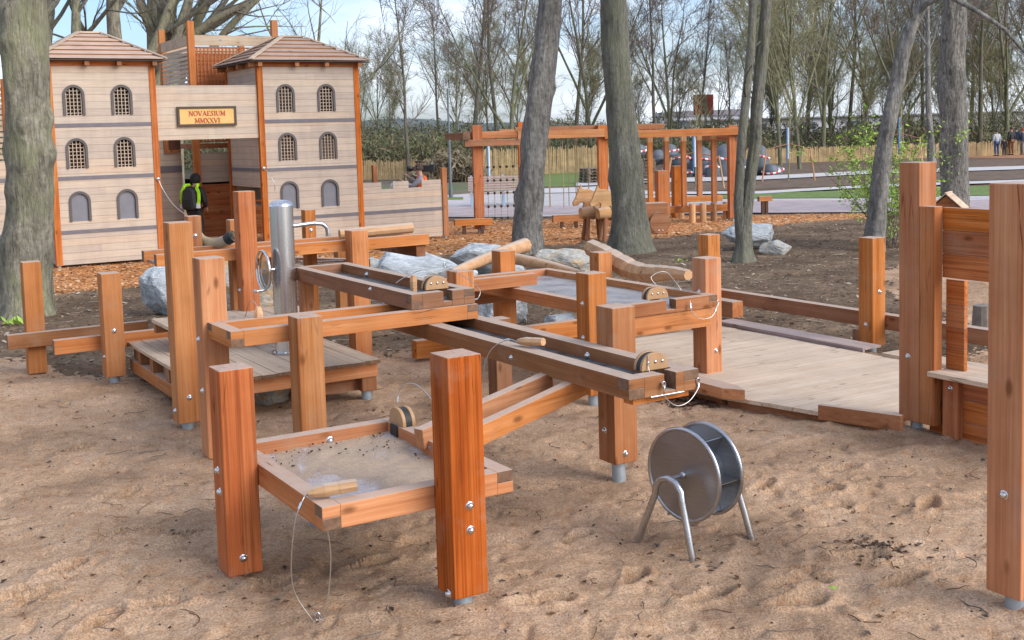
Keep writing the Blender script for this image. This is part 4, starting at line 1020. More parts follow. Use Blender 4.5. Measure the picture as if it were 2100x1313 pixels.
m = MB(off); m.tube([(L0 + .95, V0_ - .04, 4.22), (L0 + .95, V0_ + .02, 4.22)], .09, 20); m.build('round_disc', plain('pale_disc', (.6, .62, .66), .4), t)
clad_wall(t, off, 'v', V0_ + .05, L0 + .16, L1 - .15, 1.5, 2.2)
m = MB(off); m.box(L0 + .16, L1 - .15, V0_ + 1.2, V0_ + 1.25, .1, 1.4); m.build('inner_panel', wd('cedar', 'x'), t)
t = thing('board_wall', 'grey board wall with small square window behind the gateway', 'wall', 6.8, 28.6); off = (6.8, 28.6, 0)
clad_wall(t, off, 'v', 28.6, 6.9, 7.86, .05, 3.0, [])
m = MB(off); m.box(7.45, 7.84, 28.57, 28.595, 2.3, 2.75); m.build('window', plain('brown_hatch', (.12, .045, .02), .7), t)
m = MB(off); m.box(7.45, 7.55, 28.55, 28.568, 2.28, 2.77); m.box(7.45, 7.84, 28.53, 28.548, 2.22, 2.28); m.build('window_frame', wd('cedar', 'z'), t)
m = MB(off); m.box(6.9, 7.86, 28.578, 28.596, 1.75, 1.9); m.build('band', BAND, t)
# small cable on the tower posts
for uu, zz, lab in ((6.30, 1.72, 'thin rope looping down from the left gateway post'), (8.60, 1.85, 'thin rope hanging from the right gateway post')):
    t = thing('rope', lab, 'rope', uu, 24.78, zz)
    cable(t, (0, 0, 0), [(0, 0, 0), (.08, -.1, -.25), (.22, -.3, -.55), (.45, -.5, -.8)] if uu < 7 else [(0, 0, 0), (.06, -.1, -.1), (.14, -.2, -.3), (.16, -.2, -.5)], .008)
    m = MB(); m.dome((0, 0, 0), (0, -1, 0), .045, .03); m.build('bolt', BOLT, t)

# ------------------------------------------------------------------ climbing frame on the right
A0 = P(984, 478); A1 = P(1508, 454); dx = (A1 - A0).normalized(); ang = math.atan2(dx.y, dx.x); span = (A1 - A0).length
CF = thingxy('climbing_frame', 'long timber climbing frame with rope net and swing ropes', 'climbing frame', A0.x, A0.y, 0, ang)
def lb(x0, x1, y0, y1, z0, z1, kind='larch', ax='x', name='beam', par=None):
    m = MB(); m.box(x0, x1, y0, y1, z0, z1, 0, ax, 1); return m.build(name, [wd(kind, ax), wgrain() if ax != 'z' else wd(kind, ax)], par or CF, .005)
def lx(px, y=0.):
    """local x of a photo column on the line y metres behind the front posts"""
    o = A0 + Vector((-dx.y, dx.x, 0)) * y
    d = ray(px, 400); k = (o.x * dx.y - o.y * dx.x) / (d[0] * dx.y - d[1] * dx.x); p = Vector((d[0] * k, d[1] * k, 0)); return (p - o).dot(dx)
DP = 2.4
for x, y, hh in ((0, 0, 2.68), (lx(1237), 0, 2.60), (span - .06, 0, 2.50), (lx(1074, DP), DP, 2.75)):
    p = lb(x - .12, x + .12, y - .09, y + .09, .1, hh, 'cedar', 'z', 'post'); m = MB(); m.tube([(x, y, -.2), (x, y, .1)], .05, 10); m.build('steel_foot', GALV, p)
lb(-.35, lx(1085), -.24, -.10, 2.16, 2.32, 'dark'); lb(-.30, lx(1085), .10, .24, 2.34, 2.52)
lb(lx(1062), lx(1238), -.20, -.095, 2.30, 2.50); lb(lx(1238) + .0, span + .1, -.20, -.095, 2.25, 2.44)
lb(lx(1062), lx(1368), .10, .22, 2.46, 2.60, 'dark'); lb(lx(1062), lx(1368), DP - .24, DP - .10, 2.40, 2.56)
lb(-.4, -.22, -.3, DP + .2, 2.33, 2.50, 'dark', 'y'); lb(span - .02, span + .12, -.1, DP + .3, 2.1, 2.28, 'cedar', 'y'); 
for px, y in ((1052, DP),): pass
# rope net
NETM = plain('net_rope', (.40, .32, .20), .85, 0, .3, 40)
m = MB(); x0, x1 = lx(990), lx(1070); nz = [2.1, 1.62, 1.28, .96, .62, .32]
kn0 = 0
for i in range(6):
    x = x0 + (x1 - x0) * (i + .3) / 6; m.tube([(x, .4, 2.35), (x, .42, .3)], .008, 5)
    for z in nz[1:]: m.tube([(x, .41, z - .03), (x, .41, z + .03)], .03, 6, 1)
for z in nz[1:]: m.tube([(x0 - .1, .41, z), (x1 + .1, .41, z)], .008, 5)
nt_ = m.build('rope_net', [NETM, BLK], CF)
# swing ropes
for px in (1132, 1139, 1155, 1178, 1193, 1196, 1213):
    m = MB(); x = lx(px); m.tube([(x, -.05 + (px % 3) * .3, 2.3), (x, -.05 + (px % 3) * .3, .55)], .011, 6); m.build('rope', NETM, CF)
# low beams and stepping logs
def lowbeam(px0, px1, y, z0, z1, lab):
    a = lx(px0, y); b = lx(px1, y); o = A0 + dx * a + Vector((-dx.y, dx.x, 0)) * y
    t = thingxy('low_beam', lab, 'balance beam', o.x, o.y, 0, ang, 'low beams at the climbing frame')
    m = MB(); m.box(0, b - a, -.07, .07, z0, z1, 0, 'x', 1); m.build('beam', [wd('larch', 'x'), wgrain()], t, .005)
    m = MB(); m.box(.2, .28, -.04, .04, 0, z0 - .002); m.box(b - a - .3, b - a - .22, -.04, .04, 0, z0 - .002); m.build('support', plain('support_dark', (.10, .05, .03), .9), t)
lowbeam(930, 1008, -.25, .22, .38, 'low beam in front of the left climbing frame post')
lowbeam(1132, 1200, .3, .16, .34, 'low beam between the leaning trunk and wooden horses')
lowbeam(1300, 1512, .6, .24, .42, 'low beam behind the row of stepping logs')
lowbeam(1555, 1582, 1.9, .36, .50, 'beam end showing right of the twin trunk')
lowbeam(1320, 1480, 3.0, .35, .52, 'farther low beam behind the hanging posts')
for k, (px, pb, pt) in enumerate(((1397, 448, 421), (1420, 457, 418), (1442, 456, 417), (1464, 452, 416), (1489, 449, 414))):
    p = P(px, pb); h = (pb - pt) / 2400. * p.y; ps = 'first second middle fourth last'.split()[k]
    t = thingxy('stepping_log', ps + ' pale stepping log from the left in the row under the hanging posts', 'stepping log', p.x, p.y, 0, 0, 'stepping logs at the climbing frame')
    m = MB(); m.tube([(0, 0, -.1), (0, 0, h)], .085, 14); m.build('log', wd('pale', 'z'), t, .006)
for k, (px, pt, pb) in enumerate(((1332, 281, 426), (1366, 279, 445), (1401, 279, 425), (1433, 277, 402), (1463, 275, 415))):
    a = D(px, pt, 30.6); b = D(px + 7, pb, 30.6); w_ = .125; ps = 'leftmost,second,middle,fourth,rightmost'.split(',')[k]
    t = thingxy('hanging_post', ps + ' of the slim posts hanging from the climbing frame beam', 'hanging post', a.x, a.y, b.z, ang, 'posts hanging from the climbing frame')
    m = MB(); m.box(-w_ / 2, w_ / 2, -w_ / 2, w_ / 2, 0, a.z - b.z, 0); o = m.build('post', wd('larch', 'z'), t, .005)
    m = MB(); m.box(-w_ / 2 - .003, w_ / 2 + .003, -w_ / 2 - .003, w_ / 2 + .003, a.z - b.z - .14, a.z - b.z + .01); m.build('pale_cap', wd('pale', 'z'), t)
    m = MB(); m.tube([(0, 0, a.z - b.z), (0, 0, a.z - b.z + .22)], .012, 6); m.build('chain', CABLE, t)
for k, (px, pt, pb) in enumerate(((1358, 350, 432), (1390, 340, 418))):
    p = P(px, 466 if k == 0 else 446); h = D(px, pt, p.y).z; t = thingxy('wooden_post', ('thick short post behind the cart beside the hanging posts', 'narrower short post just right of the thick one')[k], 'post', p.x, p.y, 0, ang)
    m = MB(); m.box(-.13, .13, -.13, .13, 0, h); m.build('timber', wd('cedar', 'z'), t, .006)

# carved horses and cart
def horse(lab, px, py, y, s=1.):
    b = P(px, py); t = thingxy('carved_horse', lab, 'wooden horse', b.x, b.y, 0, R(20), 'carved horses')
    m = MB(); hp = [(-.43, .96), (-.50, .86), (-.47, .79), (-.38, .80), (-.28, .87), (-.22, .84), (-.26, .72), (-.20, .66), (.30, .66), (.28, .80), (.20, .96), (.08, 1.08), (-.04, 1.14), (-.12, 1.17), (-.20, 1.16), (-.26, 1.18), (-.29, 1.27), (-.34, 1.16)]
    m.prism([(a * s, c * s) for a, c in hp], 1, -.035, .035); m.build('head_and_neck', wd('pale', 'x'), t, .01)
    m = MB(); m.tube([(-.30, 0, .62), (-.1, 0, .63), (.32, 0, .62)], [.125, .15, .14], 12); m.build('body', wd('pale', 'x'), t, .01)
    for sx in (-1, 1):
        for sy in (-1, 1):
            m = MB(); m.tube([(.16 * sx - (.05 if sx < 0 else -.05), .13 * sy, -.05), (.14 * sx, .07 * sy, .56)], [.05, .045], 8); m.build('leg', wd('dark', 'z'), t)
    m = MB(); m.tube([(.0, .16 * math.cos(a), .63 + .165 * math.sin(a)) for a in [i * PI / 8 for i in range(17)]], .012, 6, 0, False); m.build('girth_rope', NETM, t)
horse('front carved wooden horse with pointed head by the trunk', 1217, 492, 0); horse('second carved wooden horse just behind the front one', 1252, 494, 0)
b = P(1330, 478); t = thingxy('wooden_cart', 'wooden chariot with round disc wheel behind the thick trunk', 'cart', b.x, b.y, 0, R(8))
m = MB(); m.box(-.35, .42, -.25, .25, .36, .72); m.build('box', wd('dark', 'x'), t, .01)
m = MB(); m.tube([(-.9, 0, .45), (-.35, 0, .42)], .05, 8); m.build('shaft', wd('pale', 'x'), t)
m = MB(); m.tube([(.20, -.36, .26), (.20, -.28, .26)], .25, 28); w_ = m.build('wheel', wd('dark', 'x'), t, .01)
for sx in (-.05, .05): bolt(w_, (0, 0, 0), 'v', .20 + sx, -.36, .08, .016)
m = MB(); m.tube([(.20, .28, .26), (.20, .36, .26)], .25, 28); m.build('wheel', wd('dark', 'x'), t, .01)

# ------------------------------------------------------------------ boulders
def rock(lab, c, sx, sy, sz, seed, mat, rot=0., sink=.12, flat=0.):
    r_ = random.Random(seed); bm = bmesh.new()
    for i in range(22):
        v = Vector((r_.gauss(0, 1), r_.gauss(0, 1), r_.gauss(0, 1))).normalized(); k = r_.uniform(.8, 1.05)
        q = Vector((v.x * k, v.y * k, max(-.8, min(1. - flat, v.z * k * 1.15)))); bm.verts.new(q)
    bmesh.ops.convex_hull(bm, input=bm.verts)
    for g in [v for v in bm.verts if not v.link_faces]: bm.verts.remove(g)
    bmesh.ops.triangulate(bm, faces=bm.faces)
    bmesh.ops.bevel(bm, geom=bm.edges[:], offset=.05, segments=1, affect='EDGES', profile=.6)
    bmesh.ops.triangulate(bm, faces=bm.faces)
    for _ in range(3): bmesh.ops.subdivide_edges(bm, edges=[e for e in bm.edges if e.calc_length() > .13], cuts=1, use_grid_fill=True); bmesh.ops.triangulate(bm, faces=bm.faces)
    o_ = Vector((seed * 3.1, 0, 0))
    for v in bm.verts:
        n1 = mnoise.noise(v.co * 2.3 + o_) * .09 + mnoise.noise(v.co * 7 + o_) * .035 + mnoise.noise(v.co * 18 + o_) * .014
        v.co += v.co.normalized() * n1
    me = bpy.data.meshes.new('stone'); bm.to_mesh(me); bm.free(); me.materials.append(mat)
    o = bpy.data.objects.new('boulder', me); COL.objects.link(o); o.scale = (sx, sy, sz); o.location = (c[0], c[1], sz * .8 - sink); o.rotation_euler = (0, 0, rot)
    return tag(o, lab, 'boulder', 'boulders among the water channels')
RB = rockm('rock_blue', (.30, .33, .345), (.53, .57, .59)); RG = rockm('rock_grey', (.27, .28, .27), (.48, .48, .45), (.44, .34, .22)); RT = rockm('rock_tan', (.30, .30, .27), (.50, .48, .42), (.45, .28, .12))
p = P(852, 612); rock('large pale blue boulder behind the topmost channel gate', p, 1.0, .6, .52, 3, RB, .2)
p = P(985, 575); rock('flat topped boulder left of the pale rising log', p, .78, .55, .47, 5, RB, .1, .1, .25)
p = P(1148, 568); rock('pale flat topped boulder behind the rear water table', p, .66, .5, .40, 8, RT, .0, .1, .3)
p = P(1026, 668); rock('pale boulder under the short two rail channel', p, .42, .34, .38, 11, RB, .4)
p = P(352, 645); rock('smooth blue grey boulder left of the tall deck post', p, .50, .42, .54, 13, RB, .8)
p = P(482, 645); rock('mottled tan and white boulder behind the deck posts', p, .68, .42, .50, 17, RT, .1)
p = P(1540, 512); rock('flat grey slab stone resting beside the twin trunk', p, .72, .45, .30, 19, RB, .2, -.05, .2)
p = P(1560, 520); rock('round grey stone under the slab beside the twin trunk', (p.x + .25, p.y - .1), .36, .3, .18, 23, RG, .2, .05)
p = P(545, 838); rock('pale boulder in the shade under the pump deck', (p.x, p.y + .3), .24, .22, .17, 29, RT, .3, .04)
p = P(1150, 676); rock('small blue stone inside the low timber frame', p, .30, .22, .12, 31, RB, .3, .02)
p = P(775, 552); rock('grey stone below the rear high channel', p, .35, .3, .2, 37, RG, .3)

# ------------------------------------------------------------------ trees
def tubes_mesh(name, paths, mat):
    """paths: list of (points, radii, sides)"""
    V = []; F = []
    for pts, rs, n in paths:
        base = len(V); L = len(pts); ref = None
        for i in range(L):
            d = (pts[min(i + 1, L - 1)] - pts[max(i - 1, 0)])
            if d.length < 1e-6: d = Vector((0, 0, 1))
            d.normalize()
            if ref is None: ref = d.cross(Vector((0, 0, 1)) if abs(d.z) < .9 else Vector((1, 0, 0))).normalized()
            ref = (ref - d * ref.dot(d)).normalized(); o = d.cross(ref)
            for k in range(n):
                a = 2 * PI * k / n; V.append(pts[i] + (ref * math.cos(a) + o * math.sin(a)) * rs[i])
        for i in range(L - 1):
            for k in range(n): F.append((base + i * n + k, base + i * n + (k + 1) % n, base + (i + 1) * n + (k + 1) % n, base + (i + 1) * n + k))
    me = bpy.data.meshes.new(name); me.from_pydata([tuple(v) for v in V], [], F); me.polygons.foreach_set('use_smooth', [True] * len(F)); me.materials.append(mat)
    return me
def branch(r, p, d, L, rad, nseg, wob, up, sides, out, taper=.35):
    pts = [p.copy()]; rs = [rad]; st = L / nseg; d = d.normalized()
    for i in range(nseg):
        d = (d + Vector((r.gauss(0, wob), r.gauss(0, wob), r.gauss(0, wob) + up))).normalized(); p = p + d * st
        pts.append(p.copy()); rs.append(rad * (1 - (1 - taper) * (i + 1) / nseg))
    out.append((pts, rs, sides)); return pts, rs
def side_dir(r, d, ang):
    a = d.cross(Vector((r.gauss(0, 1), r.gauss(0, 1), r.gauss(0, 1)))).normalized(); return (d * math.cos(ang) + a * math.sin(ang)).normalized()
def make_tree(seed, H=14., rad=.2, first=.25, nb=14, ang=42, lens=.33, sub=7, twigs=6, wob=.06, up=.08, fork=0, tw=.012, twl=.9):
    r = random.Random(seed); T_ = []; C_ = []
    stems = [branch(r, Vector((0, 0, -.2)), Vector((r.gauss(0, .03), r.gauss(0, .03), 1)), H, rad, 12, wob * .5, .05, 9, T_, .12)]
    for k in range(fork):
        pts, rs = stems[0]; i = 2 + k % 3; stems.append(branch(r, pts[i], side_dir(r, Vector((0, 0, 1)), R(r.uniform(16, 30))), H * .78, rs[i] * .75, 10, wob, .06, 8, T_, .12))
    for pts, rs in stems:
        n = len(pts) - 1
        for b in range(nb if len(stems) == 1 else int(nb * .7)):
            f = first + (1 - first) * (b + r.random()) / (nb if len(stems) == 1 else nb * .7); f = min(f, .995); i = int(f * n); q = pts[i].lerp(pts[i + 1], f * n - i); d = (pts[i + 1] - pts[i]).normalized()
            L = H * lens * (1.15 - f * .75) * r.uniform(.7, 1.25); rb = max(.02, rs[i] * .48)
            P1, R1 = branch(r, q, side_dir(r, d, R(r.gauss(ang, 8))), L, rb, 6, .09, up, 5, C_, .25)
            for s_ in range(sub):
                g = r.uniform(.2, 1.); j = min(5, int(g * 6)); q2 = P1[j].lerp(P1[j + 1], g * 6 - j); d2 = (P1[j + 1] - P1[j]).normalized()
                P2, R2 = branch(r, q2, side_dir(r, d2, R(r.gauss(38, 10))), L * .48 * r.uniform(.6, 1.2), max(.014, R1[j] * .5), 4, .12, up * .8, 3, C_, .4)
                for w_ in range(twigs):
                    g2 = r.uniform(.15, 1.); j2 = min(3, int(g2 * 4)); q3 = P2[j2].lerp(P2[j2 + 1], g2 * 4 - j2)
                    branch(r, q3, side_dir(r, (P2[j2 + 1] - P2[j2]).normalized(), R(r.gauss(40, 12))), twl * r.uniform(.5, 1.2), tw, 2, .15, .05, 3, C_, .5)
    return T_, C_
BK1 = bark('bark_background', (.12, .10, .08), (.26, .22, .175), (.13, .15, .06), .5)
BK2 = bark('bark_twigs', (.17, .13, .105), (.32, .25, .205), None, .5)
BK3 = bark('bark_mossy', (.12, .115, .07), (.26, .24, .16), (.20, .22, .10), .5)
BK4 = bark('bark_twigs_green', (.27, .25, .13), (.44, .41, .22), None, .5)
specs = [dict(seed=1, H=15, rad=.145, first=.22, nb=16, ang=34, lens=.30, up=.10), dict(seed=2, H=13, rad=.15, first=.30, nb=15, ang=44, lens=.36, fork=2, up=.09),
         dict(seed=3, H=17, rad=.15, first=.28, nb=18, ang=30, lens=.26, up=.12), dict(seed=4, H=12, rad=.12, first=.15, nb=15, ang=38, lens=.34, fork=3, up=.08, tw=.012),
         dict(seed=5, H=14, rad=.11, first=.10, nb=18, ang=32, lens=.30, fork=4, up=.10, tw=.013), dict(seed=6, H=9, rad=.085, first=.08, nb=16, ang=35, lens=.34, fork=4, up=.10, tw=.012)]
protos = []
for i, sp_ in enumerate(specs):
    T_, C_ = make_tree(**sp_); protos.append((tubes_mesh('trunk', T_, BK3 if i in (1, 3, 4) else BK1), tubes_mesh('crown', C_, BK4 if i in (3, 4, 5) else BK2)))
def place_tree(k, x, y, z=0., s=1., rz=0., label='', group='bare trees beyond the paling fence', tilt=0.):
    t = thingxy('bare_tree', label, 'tree', x, y, z, rz, group); t.scale = (s, s, s); t.rotation_euler = (0, tilt, rz)
    for nm, me in zip(('trunk', 'crown'), protos[k]):
        o = bpy.data.objects.new(nm, me); COL.objects.link(o); o.parent = t
    return t
def bank(x, y):
    """height of the wooded bank behind the fence"""
    e = y - (76.5 + .18 * x if x > 3 else 72 + .5 * x + 3)
    hgt = 1.1 if x > 5 else 2.0
    return max(0., min(1., e / 12.)) * hgt
rt = random.Random(12); KL = ['upright bare tree with steep branches', 'spreading forked bare tree', 'tall slender bare tree', 'mossy many stemmed bare tree', 'slim greenish multi stemmed bare tree', 'low twiggy bare tree']
trees = [(0, 838, 66, .80, 0), (2, 965, 74, 1.0, 0), (0, 900, 84, .72, 0), (4, 775, 82, .52, 0), (4, 745, 78, .5, 0), (2, 1022, 78, 1.05, 0), (1, 1048, 70, 1.05, 0), (2, 1180, 84, 1.1, 0), (1, 1212, 78, 1.15, 0),
         (0, 1345, 80, 1.0, 0), (1, 1378, 74, .95, 0), (2, 1430, 90, .78, 0), (4, 1470, 88, .55, 0), (0, 1500, 86, .66, 0),
         (3, 1600, 70, 1.05, 0), (4, 1640, 64, 1.1, 0), (1, 1685, 76, 1.15, 0), (2, 1740, 88, 1.1, 0), (3, 1705, 86, 1.2, 0), (1, 1850, 78, 1.1, 0), (0, 1895, 86, 1.1, 0), (2, 2010, 82, 1.15, 0), (1, 2062, 84, 1.2, 0), (0, 1990, 92, 1.2, 0),
         (5, 1580, 90, 1.0, 0), (4, 1560, 92, .95, 0), (2, 1655, 96, 1.1, 0), (4, 1000, 95, .75, 0), (4, 1090, 96, .85, 0), (4, 1300, 98, .8, 0), (5, 800, 90, .62, 0), (5, 935, 90, .8, 0), (5, 1200, 94, .9, 0), (5, 1390, 96, .75, 0),
         (5, 1600, 88, .75, 0), (5, 1650, 84, .8, 0), (5, 1710, 88, .85, 0), (5, 1765, 84, .8, 0), (5, 1815, 90, .8, 0), (5, 1870, 84, .8, 0), (5, 1945, 86, .8, 0), (5, 2005, 82, .75, 0), (5, 2070, 88, .8, 0), (5, 1310, 90, .55, 0), (5, 1060, 90, .6, 0), (5, 980, 84, .6, 0), (4, 1780, 96, 1.15, 0), (5, 1840, 90, 1.2, 0), (5, 1930, 92, 1.2, 0), (5, 2040, 88, 1.2, 0), (5, 2120, 90, 1.2, 0), (2, 2180, 86, 1.2, 0), (0, 2260, 90, 1.2, 0), (1, 2140, 94, 1.2, 0)]
words = 'beside the pole|in the gap|over the bank|near the fence|behind the frame|at the bank edge'.split('|')
for i, (k, px, y, s, _) in enumerate(trees):
    d = ray(px, 300); x = d[0] / d[1] * y; z = bank(x, y)
    if px < 700: where = 'left'
    landmark = ('behind the battlement wall' if px < 900 else 'behind the lamp pole' if px < 1060 else 'between the leaning trunk and thick trunk' if px < 1260 else 'behind the hanging posts' if px < 1520 else 'beyond the dark bale heap and staked saplings' if px < 1750 else 'behind the leafy shrub and leaning tree' if px < 1930 else 'behind the distant people')
    place_tree(k, x, y, z, s, rt.uniform(0, 6.28), KL[k] + ' ' + landmark)

# woody undergrowth along the bank
def scrub(name, fn, n, seed, cols, size=(.25, .6), label=None, cat=None):
    r = random.Random(seed); V = []; F = []; MI = []
    for i in range(n):
        x, y, z, h = fn(r)
        for k in range(3):
            a = r.uniform(0, 6.28); t_ = r.uniform(.1, .9); L = r.uniform(*size); c = Vector((x + r.gauss(0, .3), y + r.gauss(0, .3), z + h * r.random())); d = Vector((math.cos(a) * t_, math.sin(a) * t_, r.uniform(-.2, 1))).normalized() * L
            s_ = d.cross(Vector((r.gauss(0, 1), r.gauss(0, 1), r.gauss(0, 1)))).normalized() * L * r.uniform(.06, .24); b = len(V)
            V += [tuple(c - d * .5), tuple(c + s_ * .6), tuple(c + d * .5), tuple(c - s_ * .6)]; F.append((b, b + 1, b + 2, b + 3)); MI.append(r.randrange(len(cols)))
    me = bpy.data.meshes.new(name); me.from_pydata(V, [], F)
    for c in cols: me.materials.append(c)
    me.polygons.foreach_set('material_index', MI); o = bpy.data.objects.new(name, me); COL.objects.link(o)
    if label: tag(o, label, cat)
    o['kind'] = 'stuff'; return o
SC1 = [plain('scrub_a', (.16, .165, .085), .9), plain('scrub_b', (.22, .165, .10), .9), plain('scrub_c', (.12, .135, .065), .9), plain('scrub_d', (.25, .21, .14), .9), plain('scrub_e', (.18, .215, .08), .9)]
def f1(r):
    x = r.uniform(-34, 46); y = (76.3 + .18 * x if x > 3 else 72 + .1 * x) + r.random() ** 1.3 * 14; b = bank(x, y); hh = 1.5 + 1.5 * mnoise.noise(Vector((x * .22, y * .2, 1))) + 1.1 * mnoise.noise(Vector((x * .9, y * .5, 4)))
    return x, y, b, max(.5, hh)
scrub('undergrowth', f1, 42000, 5, SC1, (.14, .48), 'dense brown and green undergrowth on the bank behind the fence', 'undergrowth')
def f2(r):
    x = r.uniform(-15, -3); y = 69 + r.random() * 7; return x, y, 0, 2.2 + .8 * mnoise.noise(Vector((x * .4, y, 3)))
scrub('ivy_thicket', f2, 6000, 6, SC1, (.2, .5), 'dark evergreen thicket behind the battlement wall and pale fence', 'thicket')
def f3(r):
    x = r.uniform(-5.2, -1.6); y = 62 + r.random() * 3; return x, y, 0, 1.6 * max(.1, 1 - abs(x + 3.2) / 2.2)
scrub('brush_heap', f3, 1500, 8, [SC1[1], SC1[3]], (.3, .7), 'brown heap of brushwood right of the lamp pole', 'brush heap')
# bank terrain
m = MB(); nx, ny = 60, 14
for j in range(ny):
    for i in range(nx):
        x = -60 + 160 * i / (nx - 1); y = (76 + .18 * x if x > 3 else 70 + .12 * x) + 60 * (j / (ny - 1)) ** 1.6; m.v.append((x, y, bank(x, y) - .06 + (.2 * mnoise.noise(Vector((x * .2, y * .2, 0))) if j > 1 else 0)))
for j in range(ny - 1):
    for i in range(nx - 1): m.f.append((j * nx + i, j * nx + i + 1, (j + 1) * nx + i + 1, (j + 1) * nx + i)); m.m.append(0); m.sm.append(True)
m.build('hill', plain('bank_soil', (.07, .062, .035), .95, 0, .4, 2))['kind'] = 'structure'
m = MB(); pl = []
for i in range(30):
    x = -60 + 72 * i / 29.; pl.append((x, 150 + .2 * x, 3.0 + 1.4 * math.exp(-((x + 14) / 16.) ** 2) + .5 * mnoise.noise(Vector((x * .1, 0, 0)))))
vs = [(x, y - 30, 0) for x, y, z in pl] + pl + [(x, y + 40, 0) for x, y, z in pl]
m.add(vs, [(k * 30 + i, k * 30 + i + 1, (k + 1) * 30 + i + 1, (k + 1) * 30 + i) for k in range(2) for i in range(29)], 0, True); m.build('hill', plain('hill_far', (.13, .15, .14), .95, 0, .4, .4))['kind'] = 'structure'

# pale building strip and red board seen through the trees
t = thingxy('long_building', 'long pale flat building glimpsed through the trees on the right', 'building', 30, 118, 1.0, R(4))
m = MB(); m.box(-12, 40, 0, 8, 0, 2.0); m.build('wall', plain('white_wall', (.62, .62, .66), .6, 0, .2, .4), t); m = MB(); m.box(-12.4, 40.4, -.4, 8.4, 2.003, 2.15); m.build('roof', plain('grey_roof', (.28, .26, .28), .6), t)
for i in range(9): m = MB(); m.box(-11 + i * 5, -9.2 + i * 5, -.04, -.004, .9, 1.6); m.build('window', plain('dark_glass', (.08, .1, .13), .2), t)
t = thingxy('long_building', 'pale low building behind the hanging posts seen between trunks', 'building', 17, 125, 1.2, 0)
m = MB(); m.box(-1, 8, 0, 6, 0, 2.4); m.build('wall', MATS['white_wall'], t); m = MB(); m.prism([(-1.2, 2.4), (8.2, 2.4), (7.5, 3.0), (-.5, 2.9)], 1, -.2, 6.2); m.build('roof', MATS['grey_roof'], t)
a = D(1446, 216, 100); t = thingxy('red_sign', 'blurred red sign board high among the bare trees', 'sign', a.x, a.y, 0)
m = MB(); m.box(-1.0, .7, -.06, .06, a.z - .8, a.z + .9); m.build('board', plain('sign_red', (.45, .04, .03), .5), t); m = MB(); m.box(-.1, .1, -.19, -.07, 0, a.z + .7); m.build('pole', plain('sign_pole', (.2, .2, .2), .5), t)

# ------------------------------------------------------------------ near trunks
def trunk(label, pts, rad, mat, seed, sides=40, crownspec=None, group=None, flare=1.35, knobs=0, catg='tree', extra=None):
    """pts: list of world points up the stem; rad: radii"""
    r = random.Random(seed); t = thingxy('tree', label, catg, pts[0][0], pts[0][1], 0, 0, group); o0 = Vector((pts[0][0], pts[0][1], 0))
    P_ = [Vector(p) - o0 for p in pts]; n_ = 80; out = []
    def at(f):
        f = f * (len(P_) - 1); i = min(int(f), len(P_) - 2); g = f - i
        p0, p1, p2, p3 = P_[max(i - 1, 0)], P_[i], P_[i + 1], P_[min(i + 2, len(P_) - 1)]
        return .5 * ((2 * p1) + (p2 - p0) * g + (2 * p0 - 5 * p1 + 4 * p2 - p3) * g * g + (3 * p1 - p0 - 3 * p2 + p3) * g ** 3), rad[i] * (1 - g) + rad[i + 1] * g
    kn = [(r.uniform(.1, .95), r.uniform(0, 6.28), r.uniform(.03, .075)) for _ in range(knobs)]
    V = []; F = []; top = 0
    for i in range(n_ + 1):
        f = (i / n_) ** 1.25; p, rr_ = at(f); h = max(p.z, 0)
        fl = 1 + (flare - 1) * math.exp(-h / .28)
        for k in range(sides):
            a = 2 * PI * k / sides; q = rr_ * fl * (1 + (.10 * math.exp(-h / .35)) * math.sin(a * 5 + seed)) + .035 * rr_ / .3 * mnoise.noise(Vector((math.cos(a) * 1.2, math.sin(a) * 1.2, h * .9 + seed))) * 2 + .02 * mnoise.noise(Vector((math.cos(a) * 4, math.sin(a) * 4, h * 3 + seed)))
            for (kf, ka, ks) in kn:
                da = (a - ka + PI) % (2 * PI) - PI; dh = (h - kf * P_[-1].z) / .16; q += ks * math.exp(-(da * 2.2) ** 2 - dh * dh)
            V.append((p.x + math.cos(a) * q, p.y + math.sin(a) * q, p.z))
    for i in range(n_):
        for k in range(sides): F.append((i * sides + k, i * sides + (k + 1) % sides, (i + 1) * sides + (k + 1) % sides, (i + 1) * sides + k))
    me = bpy.data.meshes.new('trunk'); me.from_pydata(V, [], F); me.polygons.foreach_set('use_smooth', [True] * len(F)); me.materials.append(mat); o = bpy.data.objects.new('trunk', me); COL.objects.link(o); o.parent = t
    C_ = []; top = P_[-1]; rt_ = rad[-1]
    for k in range(9):
        f = .62 + .38 * k / 8.; q, rq = at(f)
        if q.z < 5.5: continue
        P1, R1 = branch(r, q, side_dir(r, Vector((0, 0, 1)), R(r.uniform(20, 50))), r.uniform(3, 5.5), rq * .5, 7, .1, .08, 7, C_, .2)
        for s_ in range(6):
            j = r.randrange(1, 6); P2, R2 = branch(r, P1[j], side_dir(r, (P1[j + 1] - P1[j]).normalized(), R(35)), r.uniform(1.2, 2.6), R1[j] * .5, 5, .12, .06, 4, C_, .3)
            for w_ in range(4): branch(r, P2[r.randrange(1, 5)], side_dir(r, Vector((0, 0, 1)), R(50)), r.uniform(.5, 1.1), .008, 3, .15, 0, 3, C_, .4)
    for e in extra or []:
        pts_, rs_ = e; C_.append(([Vector(q) - o0 for q in pts_], rs_, 10))
        if len(pts_) > 4:
            for w_ in range(5):
                j = r.randrange(1, len(pts_) - 1); branch(r, Vector(pts_[j]) - o0, side_dir(r, Vector((0, 0, 1)), R(60)), r.uniform(.6, 1.6), rs_[j] * .4, 4, .15, .05, 4, C_, .3)
    if C_:
        oc = bpy.data.objects.new('crown', tubes_mesh('crown', C_, mat)); COL.objects.link(oc); oc.parent = t
    return t
BA = bark('bark_green_grey', (.17, .15, .11), (.41, .375, .285), (.29, .29, .16), 1.)
